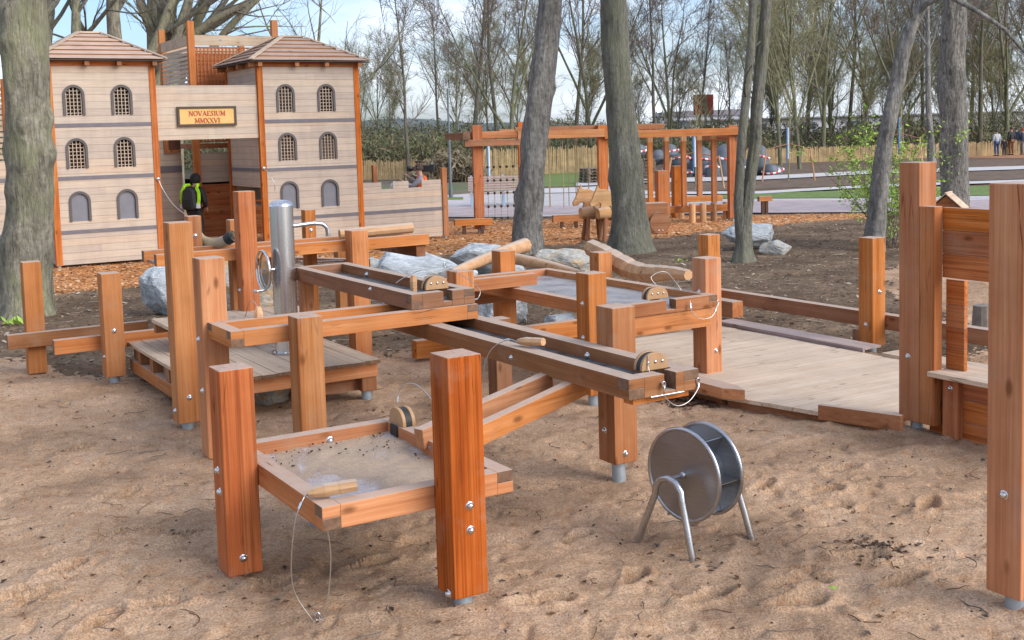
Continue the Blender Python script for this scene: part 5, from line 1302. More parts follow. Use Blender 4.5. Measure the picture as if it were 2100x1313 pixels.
BB = bark('bark_grey', (.16, .15, .135), (.37, .35, .315), None, 1.1)
BC = bark('bark_olive', (.145, .14, .11), (.28, .27, .22), (.20, .20, .13), 1.)
BD = bark('bark_ridged', (.11, .10, .085), (.38, .35, .30), None, 1.6)
b = P(45, 645); yy = b.y
trunk('thick mossy green trunk at the left edge in front of the castle', [(b.x, yy, -.1), D(57, 480, yy), D(62, 300, yy), D(55, 150, yy), D(42, 0, yy), D(20, -200, yy), D(0, -500, yy)], [.41, .34, .325, .34, .35, .30, .2], BA, 3, 56, flare=1.25, knobs=26)
b = P(1092, 520); yy = b.y
trunk('leaning grey trunk in front of the climbing frame', [(b.x - .1, yy, -.1), D(1087, 420, yy), D(1097, 280, yy), D(1112, 150, yy), D(1130, 0, yy), D(1150, -200, yy), D(1165, -500, yy)], [.35, .29, .26, .26, .23, .21, .14], BB, 5, 44, flare=1.1, knobs=7)
b = P(1290, 518); yy = b.y
trunk('straight olive trunk beside the wooden horses', [(b.x + .05, yy, -.1), D(1288, 420, yy), D(1275, 250, yy), D(1262, 100, yy), D(1258, 0, yy), D(1250, -200, yy), D(1250, -500, yy)], [.40, .34, .29, .265, .26, .24, .16], BC, 7, 44, flare=1.25, knobs=4)
b = P(1522, 536); yy = b.y
trunk('slim twin trunk by the slab stone, leaning right', [(b.x, yy, -.1), D(1530, 430, yy), D(1548, 300, yy), D(1552, 220, yy), D(1565, 100, yy), D(1572, 0, yy), D(1585, -200, yy)], [.15, .11, .105, .105, .10, .10, .08], BC, 9, 30, flare=1.6,
      extra=[([D(1520, 500, yy), D(1514, 420, yy - .1), D(1520, 300, yy - .15), D(1530, 200, yy - .1), D(1540, 100, yy - .1), D(1545, 0, yy - .1), D(1540, -200, yy)], [.10, .09, .08, .08, .075, .07, .05])])
b = P(1800, 515); yy = b.y
trunk('leaning trunk wrapped by the fresh green shrub', [(b.x - .1, yy, -.1), D(1802, 400, yy), D(1818, 280, yy), D(1838, 180, yy), D(1860, 80, yy), D(1895, 0, yy), D(1960, -120, yy)], [.20, .16, .15, .14, .13, .125, .09], BB, 11, 30, flare=1.2,
      extra=[([D(1850, 110, yy), D(1872, 40, yy), D(1900, 8, yy - .2), D(1940, -10, yy - .4), D(2000, 20, yy - .6), D(2060, 60, yy - .8), D(2120, 130, yy - 1)], [.07, .06, .055, .05, .045, .035, .02])])
b = P(1958, 430); yy = b.y
trunk('broad ridged trunk standing right of the leafy shrub', [(b.x, yy, -.1), D(1957, 350, yy), D(1955, 250, yy), D(1950, 150, yy), D(1956, 50, yy), D(1958, -80, yy), D(1958, -300, yy)], [.40, .36, .37, .36, .32, .30, .2], BD, 13, 40, flare=1.15, knobs=3)
b = P(1910, 336); yy = b.y
trunk('smooth pale grey trunk beyond the beds on the right', [(b.x, yy, -.1), D(1908, 280, yy), D(1904, 230, yy), D(1903, 150, yy), D(1902, 50, yy), D(1900, -100, yy)], [.24, .19, .17, .14, .12, .08], BB, 15, 20, flare=1.2)
# big branching trees behind the castle
def bigtree(label, px, y, seed, H, rad, k):
    T_, C_ = make_tree(seed, H, rad, .25, 9, 42, .42, 5, 5, .08, .05, 2, .010, 1.1)
    d = ray(px, 300); t = thingxy('bare_tree', label, 'tree', d[0] / d[1] * y, y, 0, k, 'big bare trees behind the castle')
    for nm, pth in (('trunk', T_), ('crown', C_)):
        o = bpy.data.objects.new(nm, tubes_mesh(nm, pth, BA if nm == 'trunk' else BC)); COL.objects.link(o); o.parent = t
bigtree('big bare tree rising just right of the mossy trunk', 112, 36, 41, 13, .36, .4)
bigtree('big forked bare tree between the left tower and lookout tower', 268, 39, 42, 14, .38, 1.3)
bigtree('big bare tree with long limbs behind the lookout tower', 345, 42, 43, 14, .42, 3.0)
bigtree('bare tree with fine twigs behind the right castle tower', 655, 60, 44, 11, .2, .5)
bigtree('bare tree showing through at the far left edge', 20, 46, 45, 9, .22, 2.)
# explicit limbs for the middle tree
yy = 40
t = thingxy('bare_tree', 'bare tree with one long limb sweeping right over the lookout tower', 'tree', D(350, 300, yy).x, yy, 0, 0, 'big bare trees behind the castle'); o0 = Vector(t.location)
T_ = [([q - o0 for q in (D(352, 420, yy), D(350, 250, yy), D(345, 120, yy), D(343, 40, yy), D(335, -60, yy), D(330, -260, yy))], [.45, .40, .36, .32, .25, .12], 14)]
T_[0][0][0].z = -.1
C_ = []
r = random.Random(5)
for pts_, rs_ in (([D(360, 120, yy), D(395, 70, yy), D(440, 40, yy), D(500, 10, yy), D(560, -20, yy), D(640, -60, yy)], [.17, .14, .13, .12, .1, .05]),
                  ([D(395, 160, yy), D(440, 95, yy), D(470, 55, yy), D(520, 5, yy), D(580, -50, yy)], [.12, .13, .12, .11, .08]),
                  ([D(335, 100, yy), D(310, 60, yy), D(290, 10, yy), D(270, -60, yy)], [.2, .18, .16, .1]),
                  ([D(365, 90, yy), D(385, 30, yy), D(400, -60, yy)], [.14, .12, .08])):
    pp = [q - o0 for q in pts_]; C_.append((pp, rs_, 8))
    for k in range(9):
        j = r.randrange(0, len(pp) - 1); P1, R1 = branch(r, pp[j].lerp(pp[j + 1], r.random()), side_dir(r, (pp[j + 1] - pp[j]).normalized(), R(45)), r.uniform(1.2, 3.), .035, 6, .14, .03, 4, C_, .2)
        for w_ in range(6): branch(r, P1[r.randrange(1, 6)], side_dir(r, Vector((0, 0, 1)), R(60)), r.uniform(.5, 1.2), .01, 3, .15, 0, 3, C_, .4)
for nm, pth in (('trunk', T_), ('crown', C_)):
    o = bpy.data.objects.new(nm, tubes_mesh(nm, pth, BA)); COL.objects.link(o); o.parent = t

# fresh green shrub round the leaning trunk
b = P(1800, 500); t = thingxy('shrub', 'fresh green leafy shrub around the leaning trunk', 'shrub', b.x, b.y, 0)
r = random.Random(77); S_ = []; V = []; F = []
for k in range(46):
    p0 = Vector((r.gauss(.14, .22), r.gauss(-.35, .2), 0)); L = r.uniform(1.1, 2.9); pts, rs = branch(r, p0, Vector((r.gauss(-.06, .27), r.gauss(0, .22), 1)), L, .009, 7, .12, .02, 4, S_, .3)
    subs = [(pts, rs)]
    for q in range(3): j = r.randrange(2, 7); subs.append(branch(r, pts[j], side_dir(r, Vector((0, 0, 1)), R(55)), r.uniform(.25, .6), .005, 4, .15, .02, 3, S_, .4))
    for pp, _ in subs:
        for w_ in range(r.randrange(10, 34)):
            j = r.randrange(1, len(pp)); c = pp[j] + Vector((r.gauss(0, .04), r.gauss(0, .04), r.gauss(0, .04))); s_ = r.uniform(.022, .05)
            a = Vector((r.gauss(0, 1), r.gauss(0, 1), r.gauss(0, .6))).normalized(); b_ = a.cross(Vector((r.gauss(0, 1), r.gauss(0, 1), r.gauss(0, 1)))).normalized(); n0 = len(V)
            V += [tuple(c), tuple(c + a * s_ + b_ * s_ * .45), tuple(c + a * s_ * 2), tuple(c + a * s_ - b_ * s_ * .45)]; F.append((n0, n0 + 1, n0 + 2, n0 + 3))
o = bpy.data.objects.new('stems', tubes_mesh('stems', S_, BK2)); COL.objects.link(o); o.parent = t
def leafm(name, a, b):
    t_ = NT(name, .55); v = t_.coord('Object', (1, 1, 1), False); f = t_.noise(v, 9, 3); t_.col(t_.ramp(f, [(.35, a), (.65, b)]))
    try: t_.b.inputs['Transmission Weight'].default_value = .0
    except Exception: pass
    return t_.m
me = bpy.data.meshes.new('foliage'); me.from_pydata(V, [], F); me.materials.append(leafm('leaf_fresh', (.22, .38, .04), (.42, .58, .09))); o = bpy.data.objects.new('foliage', me); COL.objects.link(o); o.parent = t
for lab, px, py, n_, s0 in (('small tuft of bright leaves at the foot of the mossy trunk', 30, 668, 26, .055), ('small green weed behind the topmost channel', 655, 585, 16, .04), ('tiny green weed in the soil behind the notched log', 1385, 538, 12, .03)):
    b = P(px, py); t = thingxy('weed_tuft', lab, 'plant', b.x, b.y, 0, 0, 'small green weeds'); V = []; F = []
    for k in range(n_):
        a = r.uniform(0, 6.28); d = Vector((math.cos(a), math.sin(a), r.uniform(.2, 1.2))).normalized(); c = Vector((r.gauss(0, .12), r.gauss(0, .08), .02)); s_ = s0 * r.uniform(.7, 1.5); e = d.cross(Vector((0, 0, 1))).normalized(); n0 = len(V)
        V += [tuple(c), tuple(c + d * s_ + e * s_ * .5), tuple(c + d * s_ * 2), tuple(c + d * s_ - e * s_ * .5)]; F.append((n0, n0 + 1, n0 + 2, n0 + 3))
    me = bpy.data.meshes.new('leaves'); me.from_pydata(V, [], F); me.materials.append(bpy.data.materials['leaf_fresh']); o = bpy.data.objects.new('leaves', me); COL.objects.link(o); o.parent = t

# ------------------------------------------------------------------ fences, poles, saplings
FM = plain('chestnut_pale', (.54, .38, .19), .8, 0, .45, 2.5)
def paling(label, a, b, h):
    a = Vector(a); b = Vector(b); L = (b - a).length; d = (b - a).normalized(); t = thingxy('paling_fence', label, 'fence', a.x, a.y, 0, math.atan2(d.y, d.x))
    m = MB(); x = 0; r = random.Random(int(L * 10))
    while x < L:
        hh = h * r.uniform(.9, 1.06); w_ = r.uniform(.045, .075); tl = r.uniform(-.03, .03); m.add([(x, 0, 0), (x + w_, 0, 0), (x + w_ + tl, 0, hh), (x + w_ / 2 + tl, 0, hh + .04), (x + tl, 0, hh), (x, .025, 0), (x + w_, .025, 0), (x + w_ + tl, .025, hh), (x + w_ / 2 + tl, .025, hh + .04), (x + tl, .025, hh)],
              [(0, 1, 2, 3, 4), (9, 8, 7, 6, 5), (0, 5, 6, 1), (1, 6, 7, 2), (2, 7, 8, 3), (3, 8, 9, 4), (4, 9, 5, 0)]); x += w_ + r.uniform(.008, .03)
    m.build('slats', FM, t)
    k = 0
    while k * 3. < L: m = MB(); m.tube([(k * 3., .08, 0), (k * 3., .08, h + .12)], .04, 6); m.build('post', BK2, t); k += 1
paling('pale paling fence showing above the battlement wall', (-11.5, 67, 0), (-2.6, 65.5, 0), 1.05)
paling('pale paling fence seen between the frame posts', (-1.5, 66, 0), (7.0, 69, 0), 1.5)
paling('long pale paling fence running right behind the beds', (12.2, 73.5, 0), (42, 79.5, 0), .95)
b = P(925, 407); t = thingxy('lamp_pole', 'slim grey lamp pole behind the battlement wall', 'pole', b.x, b.y, 0)
m = MB(); m.tube([(0, 0, 0), (0, 0, 4.2)], [.06, .035], 10); m.build('pole', plain('pole_grey', (.16, .18, .20), .4, .3), t); m = MB(); m.tube([(0, 0, 0), (0, 0, .35)], .085, 10); m.build('base_sleeve', MATS['pole_grey'], t)
WG = plain('tree_guard', (.62, .72, .85), .5, 0, .2, 4); BG = plain('guard_blue', (.10, .25, .50), .5)
def sapling(label, px, py, ph):
    b = P(px, py); h = D(px, ph, b.y).z; t = thingxy('staked_sapling', label, 'sapling', b.x, b.y, 0, 0, 'young staked trees'); r = random.Random(px); T_ = []; C_ = []
    pts, rs = branch(r, Vector((0, 0, 0)), Vector((0, 0, 1)), h * 1.7, .035, 8, .015, .05, 7, T_, .3)
    for k in range(22):
        j = r.randrange(4, 8); P1, R1 = branch(r, pts[j].lerp(pts[j + 1], r.random()), side_dir(r, Vector((0, 0, 1)), R(38)), r.uniform(.7, 1.6), .012, 5, .1, .06, 4, C_, .3)
        for w_ in range(4): branch(r, P1[r.randrange(1, 5)], side_dir(r, Vector((0, 0, 1)), R(45)), r.uniform(.2, .6), .006, 3, .15, 0, 3, C_, .4)
    for nm, pth in (('trunk', T_), ('crown', C_)): o = bpy.data.objects.new(nm, tubes_mesh(nm, pth, BK4)); COL.objects.link(o); o.parent = t
    m = MB(); m.tube([(0, 0, h * .42), (0, 0, h)], .05, 10); m.build('trunk_guard', WG, t); m = MB(); m.tube([(-.06, .03, h * .3), (-.06, .03, h * .98)], .028, 8); m.build('guard_strip', BG, t)
    for s_ in (-1, 1):
        m = MB(); m.tube([(s_ * 1.15, 0, 0), (s_ * .95, 0, h * .62)], .035, 7); m.build('stake', wd('pale', 'z'), t); m = MB(); m.tube([(s_ * .95, 0, h * .6), (0, 0, h * .70)], .025, 6); m.build('tie_bar', wd('dark', 'x'), t)
sapling('staked young tree in the bed beside the dark bale heap', 1617, 372, 262); sapling('staked young tree right of the leaning trunk with white guard', 1846, 352, 240); sapling('staked young tree behind the hanging posts', 1426, 388, 280)
b = P(1004, 376); t = thingxy('marker_post', 'thin white and blue marker post behind the rope net', 'post', b.x, b.y, 0); m = MB(); m.tube([(0, 0, 0), (0, 0, D(1004, 300, b.y).z)], .05, 8); m.build('white_tube', WG, t); m = MB(); m.tube([(-.05, -.03, .4), (-.05, -.03, 1.9)], .035, 8); m.build('blue_strip', BG, t)

# bench
b = P(965, 426); t = thingxy('bench', 'long park bench with pale slats and light blue legs', 'bench', b.x, b.y, 0, R(3))
SL = plain('bench_slat', (.50, .38, .34), .7, 0, .2, 5); LB = plain('bench_leg', (.36, .52, .66), .5, .2)
for i in range(6): m = MB(); m.box(-.05, 2.3, .52 - .03 * i * .3, .55 - .03 * i * .3, .52 + i * .085, .585 + i * .085); m.build('back_slat', SL, t)
for i in range(4): m = MB(); m.box(-.05, 2.3, .0 + i * .115, .095 + i * .115, .43, .46); m.build('seat_slat', SL, t)
for x in (.02, 1.1, 2.15): m = MB(); m.box(x, x + .07, .02, .09, 0, .428); m.box(x, x + .07, .40, .47, 0, .428); m.box(x, x + .07, .56, .62, 0, 1.05); m.box(x, x + .07, .091, .399, .36, .42); m.build('leg_frame', LB, t)

# pallets
PLM = plain('pallet_wood', (.26, .21, .16), .85, 0, .35, 8)
def pallet(lab, x, y, z, rz):
    t = thingxy('pallet', lab, 'pallet', x, y, z, rz, 'stacked pallets'); m = MB()
    for i in range(7): m.box(-.6 + i * .18, -.6 + i * .18 + .12, -.4, .4, .112, .135)
    m.build('deck_boards', PLM, t); m = MB()
    for yy_ in (-.4, -.05, .3):
        m.box(-.6, .6, yy_, yy_ + .1, 0, .022)
        for xx in (-.6, -.07, .46): m.box(xx, xx + .14, yy_, yy_ + .1, .023, .11)
    m.build('blocks', plain('pallet_block', (.20, .15, .11), .85), t); return t
b = P(1316, 378); r = random.Random(3); first = None
for i in range(8):
    x, y, z, a = b.x + r.uniform(-.04, .04), b.y + r.uniform(-.05, .05), .14 * i + .01, r.uniform(-.05, .05)
    if first is None: first = pallet('weathered pallet in the taller stack left of the dark bales', x, y, z, a)
    else: copy_thing(first, (x, y, z), a)
b = P(1219, 376); f2_ = None
for i in range(5):
    x, y, z, a = b.x + r.uniform(-.04, .04), b.y + r.uniform(-.05, .05), .14 * i + .01, .5 + r.uniform(-.05, .05)
    f2_ = copy_thing(first, (x, y, z), a, label='weathered pallet in the low stack behind the thick trunk')

# dark bales with barrier tape
BL = plain('bale_plastic', (.12, .14, .165), .6, 0, .3, 2.5); TP = None
def tapem():
    t_ = NT('barrier_tape', .5); v = t_.coord('Object', (1, 1, 1), False); w_ = t_.n('ShaderNodeTexWave'); w_.inputs['Scale'].default_value = 1.1; w_.bands_direction = 'X'; t_.l(v, w_.inputs['Vector'])
    t_.col(t_.ramp(w_.outputs['Fac'], [(.49, (.62, .05, .04)), (.51, (.8, .8, .82))])); return t_.m
TP = tapem()
bales = [(1312, 318, 300, 13, 0), (1345, 322, 316, 13, 0), (1372, 302, 310, 14, 0), (1395, 325, 320, 14, 1), (1440, 305, 350, 19, 0), (1487, 300, 355, 17, 1), (1378, 335, 362, 13, 1), (1425, 330, 365, 17, 0), (1452, 350, 366, 14, 0), (1408, 355, 366, 12, 1), (1465, 330, 362, 14, 0), (1560, 300, 340, 14, 1), (1558, 335, 360, 15, 1), (1583, 340, 358, 13, 1), (1598, 345, 358, 9, 0), (1525, 330, 362, 16, 1)]
for i, (px, pt, pb, pr_, tape) in enumerate(bales):
    yb = 56.5 + (i * 37 % 5) * .7; a = D(px, pt, yb); c = D(px + (i * 13 % 7 - 3) * 2, pb, yb); r_ = pr_ * 1.3 / 2400. * yb
    t = thingxy('plastic_bale', '', 'bale', c.x, c.y, 0, 0, 'dark plastic bales in the taped heap')
    t['label'] = ('upright' if pb - pt > 30 else 'rounded') + ' dark plastic bale ' + ('with striped tape ' if (tape or i % 2 == 0) else '') + ('right of the twin trunk' if px > 1540 else 'behind the hanging posts' if px > 1390 else 'above the pallet stack')
    z0 = max(0, c.z - r_ * .6); z1 = max(a.z - r_ * .4, z0 + .15); off_ = Vector((a.x - c.x, .15 * (i % 3), 0)); pts = []; rs = []
    for k in range(13):
        f = k / 12.; ct_ = -math.cos(f * PI); p = Vector((0, 0, z0)).lerp(Vector((0, 0, z1)) + off_, f); p.z = z0 + (z1 - z0) * f + ct_ * r_ * .55; pts.append(p); rs.append(max(.02, r_ * math.sin(max(.02, min(PI - .02, f * PI))) ** .45 * (1 + .04 * math.sin(k * 2.1))))
    m = MB(); m.tube(pts, rs, 18); m.build('wrapping', BL, t)
    if tape or i % 2 == 0:
        m = MB(); zc = z0 + (z1 - z0) * .7; m.tube([(math.cos(q) * r_ * 1.03 + off_.x * .7, math.sin(q) * r_ * 1.03 + off_.y * .7, zc + .12 * math.sin(q + i)) for q in [k * PI / 10 for k in range(21)]], .06, 5); m.build('tape_band', TP, t)

# small play hut roof
b = P(1945, 442); t = thingxy('play_hut', 'small gabled wooden hut roof behind the play counter', 'play hut', b.x, b.y, 0, R(-32)); t.scale = (.62, .62, .74)
m = MB(); m.prism([(-.5, 0), (.5, 0), (.5, .35), (0, .72), (-.5, .35)], 1, -.5, .5); m.build('wall', wd('larch', 'x'), t)
for s_ in (-1, 1): m = MB(); m.bar((s_ * .34, -.6, .54), (s_ * .34, .6, .54), .95, .03, 0, (s_ * .6, 0, .8)); m.build('roof', wgrey('y'), t)
t = thingxy('yellow_panel', 'small yellow board glimpsed left inside the gateway', 'board', D(334, 340, 31).x, 31, 0); z = D(334, 340, 31).z; m = MB(); m.box(-.12, .12, 0, .05, z - .25, z + .25); m.build('board', plain('yellow_paint', (.75, .42, .02), .5), t); m = MB(); m.box(-.03, .03, .051, .09, 0, z); m.build('stake', wd('dark', 'z'), t)

# ------------------------------------------------------------------ people
SKIN = plain('skin', (.52, .30, .22), .55, 0, .08, 12); BLACKC = plain('cloth_black', (.012, .012, .014), .8, 0, .3, 9); 
def skin_mesh(name, verts, edges, rad, mat, parent, root=0, sub=2):
    me = bpy.data.meshes.new(name); me.from_pydata([tuple(v) for v in verts], edges, []); me.materials.append(mat)
    o = bpy.data.objects.new(name, me); COL.objects.link(o); o.parent = parent
    sk = o.modifiers.new('skin', 'SKIN'); sk.use_smooth_shade = True
    if not len(me.skin_vertices): me.skin_vertices.new()
    d = me.skin_vertices[0].data
    for i, r_ in enumerate(rad): d[i].radius = r_ if isinstance(r_, tuple) else (r_, r_)
    d[root].use_root = True
    s_ = o.modifiers.new('sub', 'SUBSURF'); s_.levels = sub; s_.render_levels = sub
    return o
def person(label, x, y, z, rz, s=1., top=None, legs=None, hair=None, arms=None, lean=0., hood=False, legpose=None, headturn=0., collar=None, shoe=None, fingers=True):
    t = thingxy('person', label, 'person', x, y, z, rz); t.scale = (s, s, s)
    J = {'pel': (0, 0, .95), 'wai': (0, .0 + lean * .1, 1.08), 'che': (0, lean * .3, 1.30), 'nec': (0, lean * .5, 1.47), 'hb': (0, lean * .62 + .01, 1.55), 'hd': (0, lean * .72 + .02, 1.64), 'ht': (0, lean * .75 + .0, 1.71)}
    A = arms or {'L': [(-.19, 0, 1.40), (-.25, -.02, 1.12), (-.24, .06, .88)], 'R': [(.19, 0, 1.40), (.25, -.02, 1.12), (.24, .06, .88)]}
    Lg = legpose or {'L': [(-.09, 0, .90), (-.10, .02, .50), (-.10, -.02, .09), (-.11, .14, .04)], 'R': [(.09, 0, .90), (.10, .02, .50), (.10, -.02, .09), (.11, .14, .04)]}
    v = []; e = []; r_ = []
    def av(p, q, par=None):
        v.append(Vector(p)); r_.append(q); i = len(v) - 1
        if par is not None: e.append((par, i))
        return i
    p0 = av(J['pel'], (.14, .10)); p1 = av(J['wai'], (.125, .09), p0); p2 = av(J['che'], (.15, .10), p1); p3 = av(J['nec'], .055, p2); p4 = av(J['hb'], (.062, .07), p3); p5 = av(J['hd'], (.078, .095), p4); p6 = av(J['ht'], (.06, .07), p5)
    ends = {}
    for k in 'LR':
        a = av(A[k][0], .055, p2); b_ = av(A[k][1], .042, a); c = av(A[k][2], .028, b_)
        d = (Vector(A[k][2]) - Vector(A[k][1])).normalized(); h = av(Vector(A[k][2]) + d * .07, (.036, .018), c); ends[k] = (h, d)
        if fingers:
            sd = d.cross(Vector((0, 1, 0))); sd = sd.normalized() if sd.length > .1 else Vector((1, 0, 0))
            for q, L in ((-.028, .065), (-.010, .078), (.010, .074), (.028, .058)):
                f1_ = av(v[h] + d * .03 + sd * q, .0095, h); f2__ = av(v[f1_] + d * L * .6 + Vector((0, .01, 0)), .0085, f1_); av(v[f2__] + d * L * .35 + Vector((0, .022, 0)), .0075, f2__)
            th_ = av(v[c] + d * .03 + sd * .04, .011, c); av(v[th_] + d * .045 + sd * .015, .009, th_)
        a = av(Lg[k][0], (.085, .085), p0); b_ = av(Lg[k][1], .055, a); c = av(Lg[k][2], .038, b_); av(Lg[k][3], (.04, .03), c)
    skin_mesh('body', v, e, r_, SKIN, t)
    # jacket
    v2 = [Vector((0, 0, .90)), Vector(J['wai']), Vector(J['che']), Vector(J['nec']) - Vector((0, 0, .03))]; e2 = [(0, 1), (1, 2), (2, 3)]; r2 = [(.165, .125), (.16, .125), (.18, .135), (.075, .075)]
    for k in 'LR':
        n = len(v2); v2 += [Vector(A[k][0]), Vector(A[k][1]), Vector(A[k][2])]; e2 += [(2, n), (n, n + 1), (n + 1, n + 2)]; r2 += [.085, .065, .05]
    jk = skin_mesh('jacket', v2, e2, r2, top or BLACKC, t)
    v3 = [Vector((0, 0, .93))]; e3 = []; r3 = [(.15, .12)]
    for k in 'LR':
        n = len(v3); v3 += [Vector(Lg[k][0]), Vector(Lg[k][1]), Vector(Lg[k][2]) + Vector((0, 0, .02))]; e3 += [(0, n), (n, n + 1), (n + 1, n + 2)]; r3 += [.10, .075, .058]
    skin_mesh('trousers', v3, e3, r3, legs or BLACKC, t)
    for k in 'LR':
        a = Vector(Lg[k][2]); m = MB(); d = Vector(Lg[k][3]) - a; d.z = 0; d = d.normalized()
        m.tube([Vector((a.x, a.y, a.z - .045)) - d * .06, Vector((a.x, a.y, a.z - .04)) + d * .05, Vector((a.x, a.y, a.z - .05)) + d * .16, Vector((a.x, a.y, a.z - .06)) + d * .21], [.045, .052, .045, .022], 10); m.build('shoe', shoe or BLACKC, t)
    hc = Vector(J['hd'])
    m = MB(); m.tube([hc + Vector((0, .085, .0)), hc + Vector((0, .115, -.02))], [.014, .012], 6); m.tube([hc + Vector((-.022, .088, -.052)), hc + Vector((.022, .088, -.052))], .007, 5); m.build('nose_and_mouth', SKIN, t)
    for sx in (-1, 1):
        m = MB(); m.dome(hc + Vector((sx * .03, .084, .012)), (0, 1, 0), .011, .006, 8); m.build('eye', BLACKC, t)
        m = MB(); m.tube([hc + Vector((sx * .078, 0, -.02)), hc + Vector((sx * .092, -.01, .03))], [.012, .018], 6); m.build('ear', SKIN, t)
    m = MB(); R0 = .112 if not hood else .135; n = 16; vs = []; fs = []
    for i in range(9):
        th_ = i / 8. * (PI * .62 if not hood else PI * .75)
        for k in range(n):
            a = 2 * PI * k / n; zz = math.cos(th_); rr_ = math.sin(th_); yy_ = math.sin(a) * rr_
            cut = 1. if not (yy_ > .35 and zz < .55) else .62 if not hood else .8
            vs.append(tuple(hc + Vector((math.cos(a) * rr_ * R0 * .9, yy_ * R0 * 1.05 * cut - .012, zz * R0 + (.0 if not hood else -.01)))))
    for i in range(8):
        for k in range(n): fs.append((i * n + k, i * n + (k + 1) % n, (i + 1) * n + (k + 1) % n, (i + 1) * n + k))
    m.add(vs, fs, 0, True)
    m.build('hood' if hood else 'hair', hair or BLACKC, t)
    return t, jk
NEON = plain('neon_vest', (.42, .85, .02), .6, 0, .05, 6); ORG = plain('orange_vest', (.85, .13, .01), .6, 0, .08, 6); REFL = plain('reflective', (.75, .78, .80), .35)
p = D(408, 500, 26.7)
# seen from behind: faces away from the camera
t, jk = person('person in black hood, backpack and yellow vest walking into the gateway', p.x, p.y - .2, 0, R(-14), 1.0, BLACKC, BLACKC, BLACKC,
       {'L': [(-.2, 0, 1.38), (-.30, -.05, 1.12), (-.22, .10, .95)], 'R': [(.2, 0, 1.38), (.27, -.02, 1.12), (.2, .14, .98)]}, .12, True,
       {'L': [(-.09, 0, .90), (-.10, .05, .50), (-.10, .08, .09), (-.11, .24, .04)], 'R': [(.09, 0, .90), (.13, .03, .50), (.18, -.12, .10), (.19, .04, .04)]})
m = MB(); m.v = []
for (x0, x1, zt_, zb_) in ((-.155, .155, 1.40, .98),):
    bm_pts = [(-.13, 1.38), (-.155, 1.2), (-.16, 1.02), (-.12, .95), (.12, .95), (.16, 1.02), (.155, 1.2), (.13, 1.38), (.06, 1.43), (-.06, 1.43)]; m.prism([(a, b_) for a, b_ in bm_pts], 1, -.30, -.10)
bp = m.build('backpack', plain('pack_cloth', (.022, .024, .032), .7), t, .03)
m = MB(); m.prism([(-.10, 1.18), (-.11, 1.0), (.11, 1.0), (.10, 1.18)], 1, -.33, -.302); m.build('pocket', BLACKC, bp, .01)
for s_ in (-1, 1):
    m = MB(); pts = [(s_ * .15, -.16, 1.46), (s_ * .215, -.175, 1.33), (s_ * .22, -.185, 1.16), (s_ * .19, -.18, 1.06)]
    for a, b_ in zip(pts, pts[1:]): m.bar(a, b_, .068, .02, 0, (0, 1, 0))
    m.tube([(s_ * .11, .02, 1.50), (s_ * .15, -.10, 1.50), (s_ * .17, -.165, 1.44)], .035, 6); v_ = m.build('vest_panel', NEON, t)
    m = MB(); m.box(s_ * .20 - .05, s_ * .20 + .05, -.205, -.192, .98, 1.08); m.build('reflective_strip', REFL, v_)

cmp_ = W(12.95, 25.75)
GREYC = plain('cloth_grey', (.30, .30, .34), .8, 0, .2, 9)
HB = plain('hair_brown', (.06, .04, .03), .8)
t, jk = person('person in grey shirt and orange vest filming over the battlement wall', cmp_.x, cmp_.y, .02, R(82), 1.0, GREYC, plain('cloth_navy', (.03, .035, .06), .8), HB,
       {'L': [(-.19, 0, 1.38), (-.20, .22, 1.20), (-.10, .46, 1.33)], 'R': [(.19, 0, 1.38), (.24, .12, 1.20), (.14, .34, 1.42)]}, .1)
m = MB(); vs2 = [Vector((0, 0, .98)), Vector((0, .02, 1.10)), Vector((0, .03, 1.28)), Vector((0, .05, 1.42))]
vs2 += [Vector((-.13, .0, 1.40)), Vector((.13, .0, 1.40))]
skin_mesh('orange_vest', vs2, [(0, 1), (1, 2), (2, 3), (2, 4), (2, 5)], [(.185, .15), (.18, .15), (.205, .17), (.13, .12), .115, .115], ORG, t, 0, 2)
cmx = thingxy('video_camera', 'black shoulder video camera held by the person in the orange vest', 'video camera', cmp_.x, cmp_.y, .02, R(82))
CB = plain('camera_black', (.018, .018, .02), .4, 0, .1, 30)
m = MB(); m.box(.12, .25, -.16, .16, 1.55, 1.71); m.build('body', CB, cmx, .012)
m = MB(); m.tube([(.195, .18, 1.63), (.195, .30, 1.63), (.195, .31, 1.63), (.195, .40, 1.63)], [.05, .05, .065, .07], 18); m.build('lens', CB, cmx)
m = MB(); m.box(-.02, .10, .34, .38, 1.58, 1.70); m.box(.05, .2, .30, .335, 1.62, 1.65); m.build('viewfinder', CB, cmx, .006)
m = MB(); m.box(.13, .24, -.27, -.162, 1.54, 1.73); m.build('battery', CB, cmx, .01)
m = MB(); m.tube([(.195, -.1, 1.72), (.195, -.08, 1.79), (.195, .08, 1.79), (.195, .12, 1.72)], .014, 8); m.build('handle', CB, cmx)
m = MB(); m.tube([(.195, .06, 1.80), (.195, .22, 1.80)], .022, 10); m.build('microphone', CB, cmx)
bag = thingxy('white_bag', 'crumpled white bag lying in the wall notch near the filming person', 'bag', W(11.95, 25.3).x, W(11.95, 25.3).y, 1.15)
m = MB(); m.tube([(0, 0, -.02), (.02, 0, .08), (.03, 0, .18), (.02, .0, .25)], [.06, .12, .10, .02], 9); m.build('bag_body', plain('bag_white', (.7, .78, .84), .6, 0, .2, 20), bag)
t = thingxy('wooden_post', 'short stand carrying the white bag behind the battlement wall', 'post', W(11.95, 25.3).x, W(11.95, 25.3).y, 0); m = MB(); m.box(-.06, .06, -.06, .06, 0, 1.12); m.build('timber', wd('dark', 'z'), t)

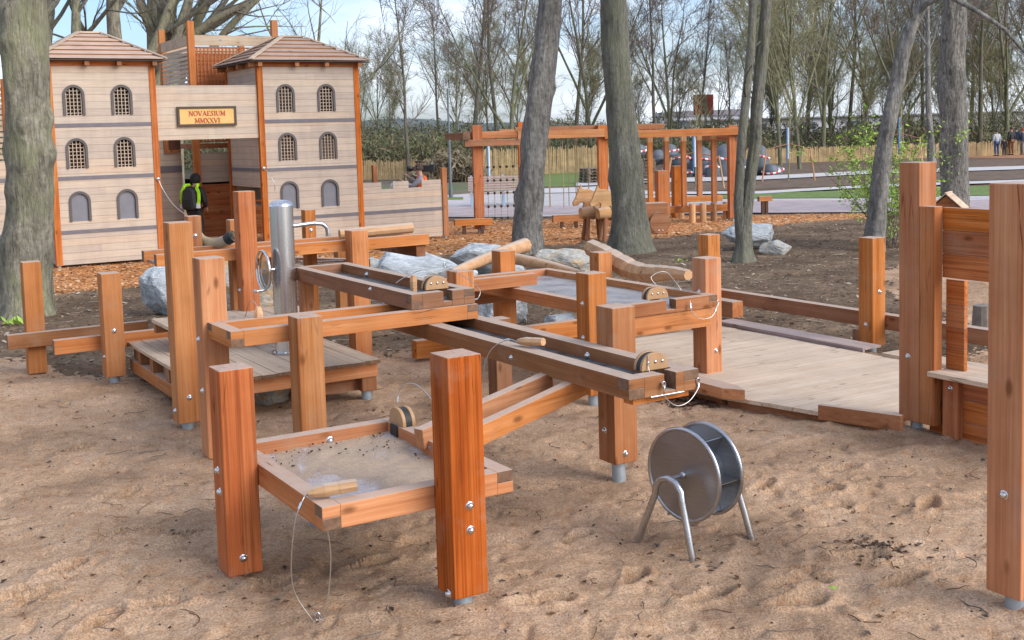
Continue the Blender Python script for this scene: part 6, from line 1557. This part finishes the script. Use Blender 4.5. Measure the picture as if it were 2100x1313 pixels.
far = [(2044, 321, R(10), 1.0, (.45, .48, .52), (.06, .12, .25), 'distant person in pale grey jacket and blue jeans by the paling fence'),
       (2059, 321, R(-20), .68, (.02, .02, .025), (.02, .02, .025), 'distant small child in black beside the pale jacket person'),
       (2074, 319, R(20), 1.08, (.03, .03, .03), (.20, .09, .04), 'distant person in black jacket and brown trousers'),
       (2084, 316, R(-30), 1.05, (.03, .04, .08), (.04, .06, .10), 'distant person in navy coat half hidden behind the brown trousers'),
       (2097, 318, R(60), 1.02, (.05, .055, .09), (.16, .16, .19), 'distant person with red cap and dark coat at the right'),]
for i, (px, py, a, s_, c1, c2, lab) in enumerate(far):
    p = P(px, py); person(lab, p.x, p.y, 0, a, s_, plain('coat_%d' % i, c1, .8), plain('pants_%d' % i, c2, .8), plain('cap_red', (.35, .04, .04), .8) if 'red cap' in lab else HB)

# ------------------------------------------------------------------ litter on the ground
def scatter(name, n, seed, fn, mats, label, cat, kinds):
    r = random.Random(seed); V = []; F = []; MI = []
    xs = []; 
    for i in range(n): xs.append(fn(r))
    hz = relief(np.array([q[0] for q in xs]), np.array([q[1] for q in xs]))
    for (x, y), h in zip(xs, hz):
        k = r.choice(kinds); b = len(V); mi = r.randrange(len(mats)); a = r.uniform(0, 6.28); z = float(h)
        if k == 'twig':
            L = r.uniform(.05, .28); p = Vector((x, y, z + .006)); d = a; w_ = r.uniform(.0014, .0034)
            for j in range(4):
                q = p + Vector((math.cos(d), math.sin(d), 0)) * L / 4; q.z = z + .004 + r.uniform(0, .012); sx_ = Vector((-math.sin(d), math.cos(d), 0)) * w_; b = len(V)
                V += [tuple(p - sx_), tuple(q - sx_), tuple(q + sx_), tuple(p + sx_), tuple(p + Vector((0, 0, w_ * 1.6))), tuple(q + Vector((0, 0, w_ * 1.6)))]
                F += [(b, b + 1, b + 5, b + 4), (b + 3, b + 4, b + 5, b + 2), (b, b + 3, b + 2, b + 1)]; MI += [mi] * 3; p = q; d += r.gauss(0, .35)
        elif k == 'crumb':
            s_ = r.uniform(.004, .013) * (1 + max(0, y - 8) * .05); V += [(x + math.cos(a + j * 1.57) * s_, y + math.sin(a + j * 1.57) * s_ * r.uniform(.5, 1), z - .002) for j in range(4)] + [(x, y, z + s_ * .8)]
            F += [(b + j, b + (j + 1) % 4, b + 4) for j in range(4)]; MI += [mi] * 4
        elif k == 'leaf':
            s_ = r.uniform(.012, .03); d = Vector((math.cos(a), math.sin(a), 0)); e = Vector((-math.sin(a), math.cos(a), 0)); c = Vector((x, y, z + .006))
            V += [tuple(c - d * s_), tuple(c + e * s_ * .6 + Vector((0, 0, .012))), tuple(c + d * s_ + Vector((0, 0, .008))), tuple(c - e * s_ * .6 + Vector((0, 0, .010))), tuple(c)]
            F += [(b, b + 1, b + 4), (b + 1, b + 2, b + 4), (b + 2, b + 3, b + 4), (b + 3, b, b + 4)]; MI += [mi] * 4
        else:
            s_ = r.uniform(.012, .038) * r.choice((1, 1, 1.6)); w_ = s_ * r.uniform(.25, .6); d = Vector((math.cos(a), math.sin(a), r.uniform(-.2, .4))); e = Vector((-math.sin(a), math.cos(a), r.uniform(-.3, .3))); c = Vector((x, y, z + .015))
            V += [tuple(c - d * s_ - e * w_), tuple(c + d * s_ - e * w_), tuple(c + d * s_ + e * w_), tuple(c - d * s_ + e * w_)]; F.append((b, b + 1, b + 2, b + 3)); MI.append(mi)
    me = bpy.data.meshes.new(name); me.from_pydata(V, [], F)
    for m_ in mats: me.materials.append(m_)
    me.polygons.foreach_set('material_index', MI); o = bpy.data.objects.new(name, me); COL.objects.link(o); tag(o, label, cat, None, 'stuff'); return o
def sandpt(r):
    while True:
        y = 4.2 * (13.5 / 4.2) ** r.random(); x = r.uniform(-1, 1) * (.47 * y + .5)
        if zone(np.array([x]), np.array([y]))[0] == 0: return x, y
def soilpt(r):
    while True:
        y = 12 + 18 * r.random(); x = r.uniform(-1, 1) * (.47 * y + .5)
        if zone(np.array([x]), np.array([y]))[0] == 1: return x, y
def barkpt(r):
    while True:
        y = 17 + 17 * r.random(); x = r.uniform(-1, 1) * (.47 * y + .5)
        if zone(np.array([x]), np.array([y]))[0] == 2: return x, y
LC = [plain('litter_dark', (.05, .03, .018), .9), plain('litter_brown', (.14, .07, .035), .9), plain('litter_grey', (.10, .085, .07), .9)]
LC2 = [plain('litter_pale', (.42, .35, .27), .9), plain('litter_tan', (.30, .20, .12), .9), LC[0], LC[1]]
CH = [plain('chip_a', (.50, .22, .09), .85), plain('chip_b', (.66, .36, .17), .85), plain('chip_c', (.34, .13, .05), .85), plain('chip_d', (.72, .48, .28), .85)]
scatter('sand_litter', 1500, 21, sandpt, LC, 'dark crumbs and tiny bits scattered over the sand', 'litter', ['crumb', 'crumb', 'crumb', 'leaf'])
scatter('twigs', 230, 22, sandpt, [LC[2], LC[1]], 'thin twigs lying on the sand', 'twigs', ['twig'])
scatter('soil_litter', 9000, 23, soilpt, LC2, 'leaf and wood bits scattered on the soil', 'litter', ['chip', 'leaf', 'crumb', 'twig'])
scatter('wood_chips', 26000, 24, barkpt, CH, 'orange wood chips of the fall surface', 'wood chips', ['chip'])
def nearpt(px, py, sp):
    c = P(px, py)
    return lambda r: (c.x + r.gauss(0, sp), c.y + r.gauss(0, sp))
scatter('leaf_pile', 420, 25, nearpt(1412, 828, .11), [LC[0], LC[1], plain('litter_red', (.18, .075, .04), .9)], 'pile of dry brown leaves beside the pointed deck block', 'leaf pile', ['leaf', 'leaf', 'chip', 'crumb'])
scatter('leaf_pile', 160, 26, nearpt(1800, 1135, .10), LC, 'dark rotten leaf crumbs in the sand near the footprints', 'leaf pile', ['leaf', 'crumb'])
b = P(1708, 1218); t = thingxy('green_leaf', 'small bright green leaf lying alone on the sand', 'leaf', b.x, b.y, gh(b.x, b.y) + .008)
m = MB(); pts = []
for k in range(16): a = k * PI / 8; q = .028 * (1 - .28 * (k % 2)); pts.append((math.cos(a) * q, math.sin(a) * q, .004 * (k % 3)))
m.add(pts + [(0, 0, .008)], [(k, (k + 1) % 16, 16) for k in range(16)]); m.build('blade', bpy.data.materials['leaf_fresh'], t)
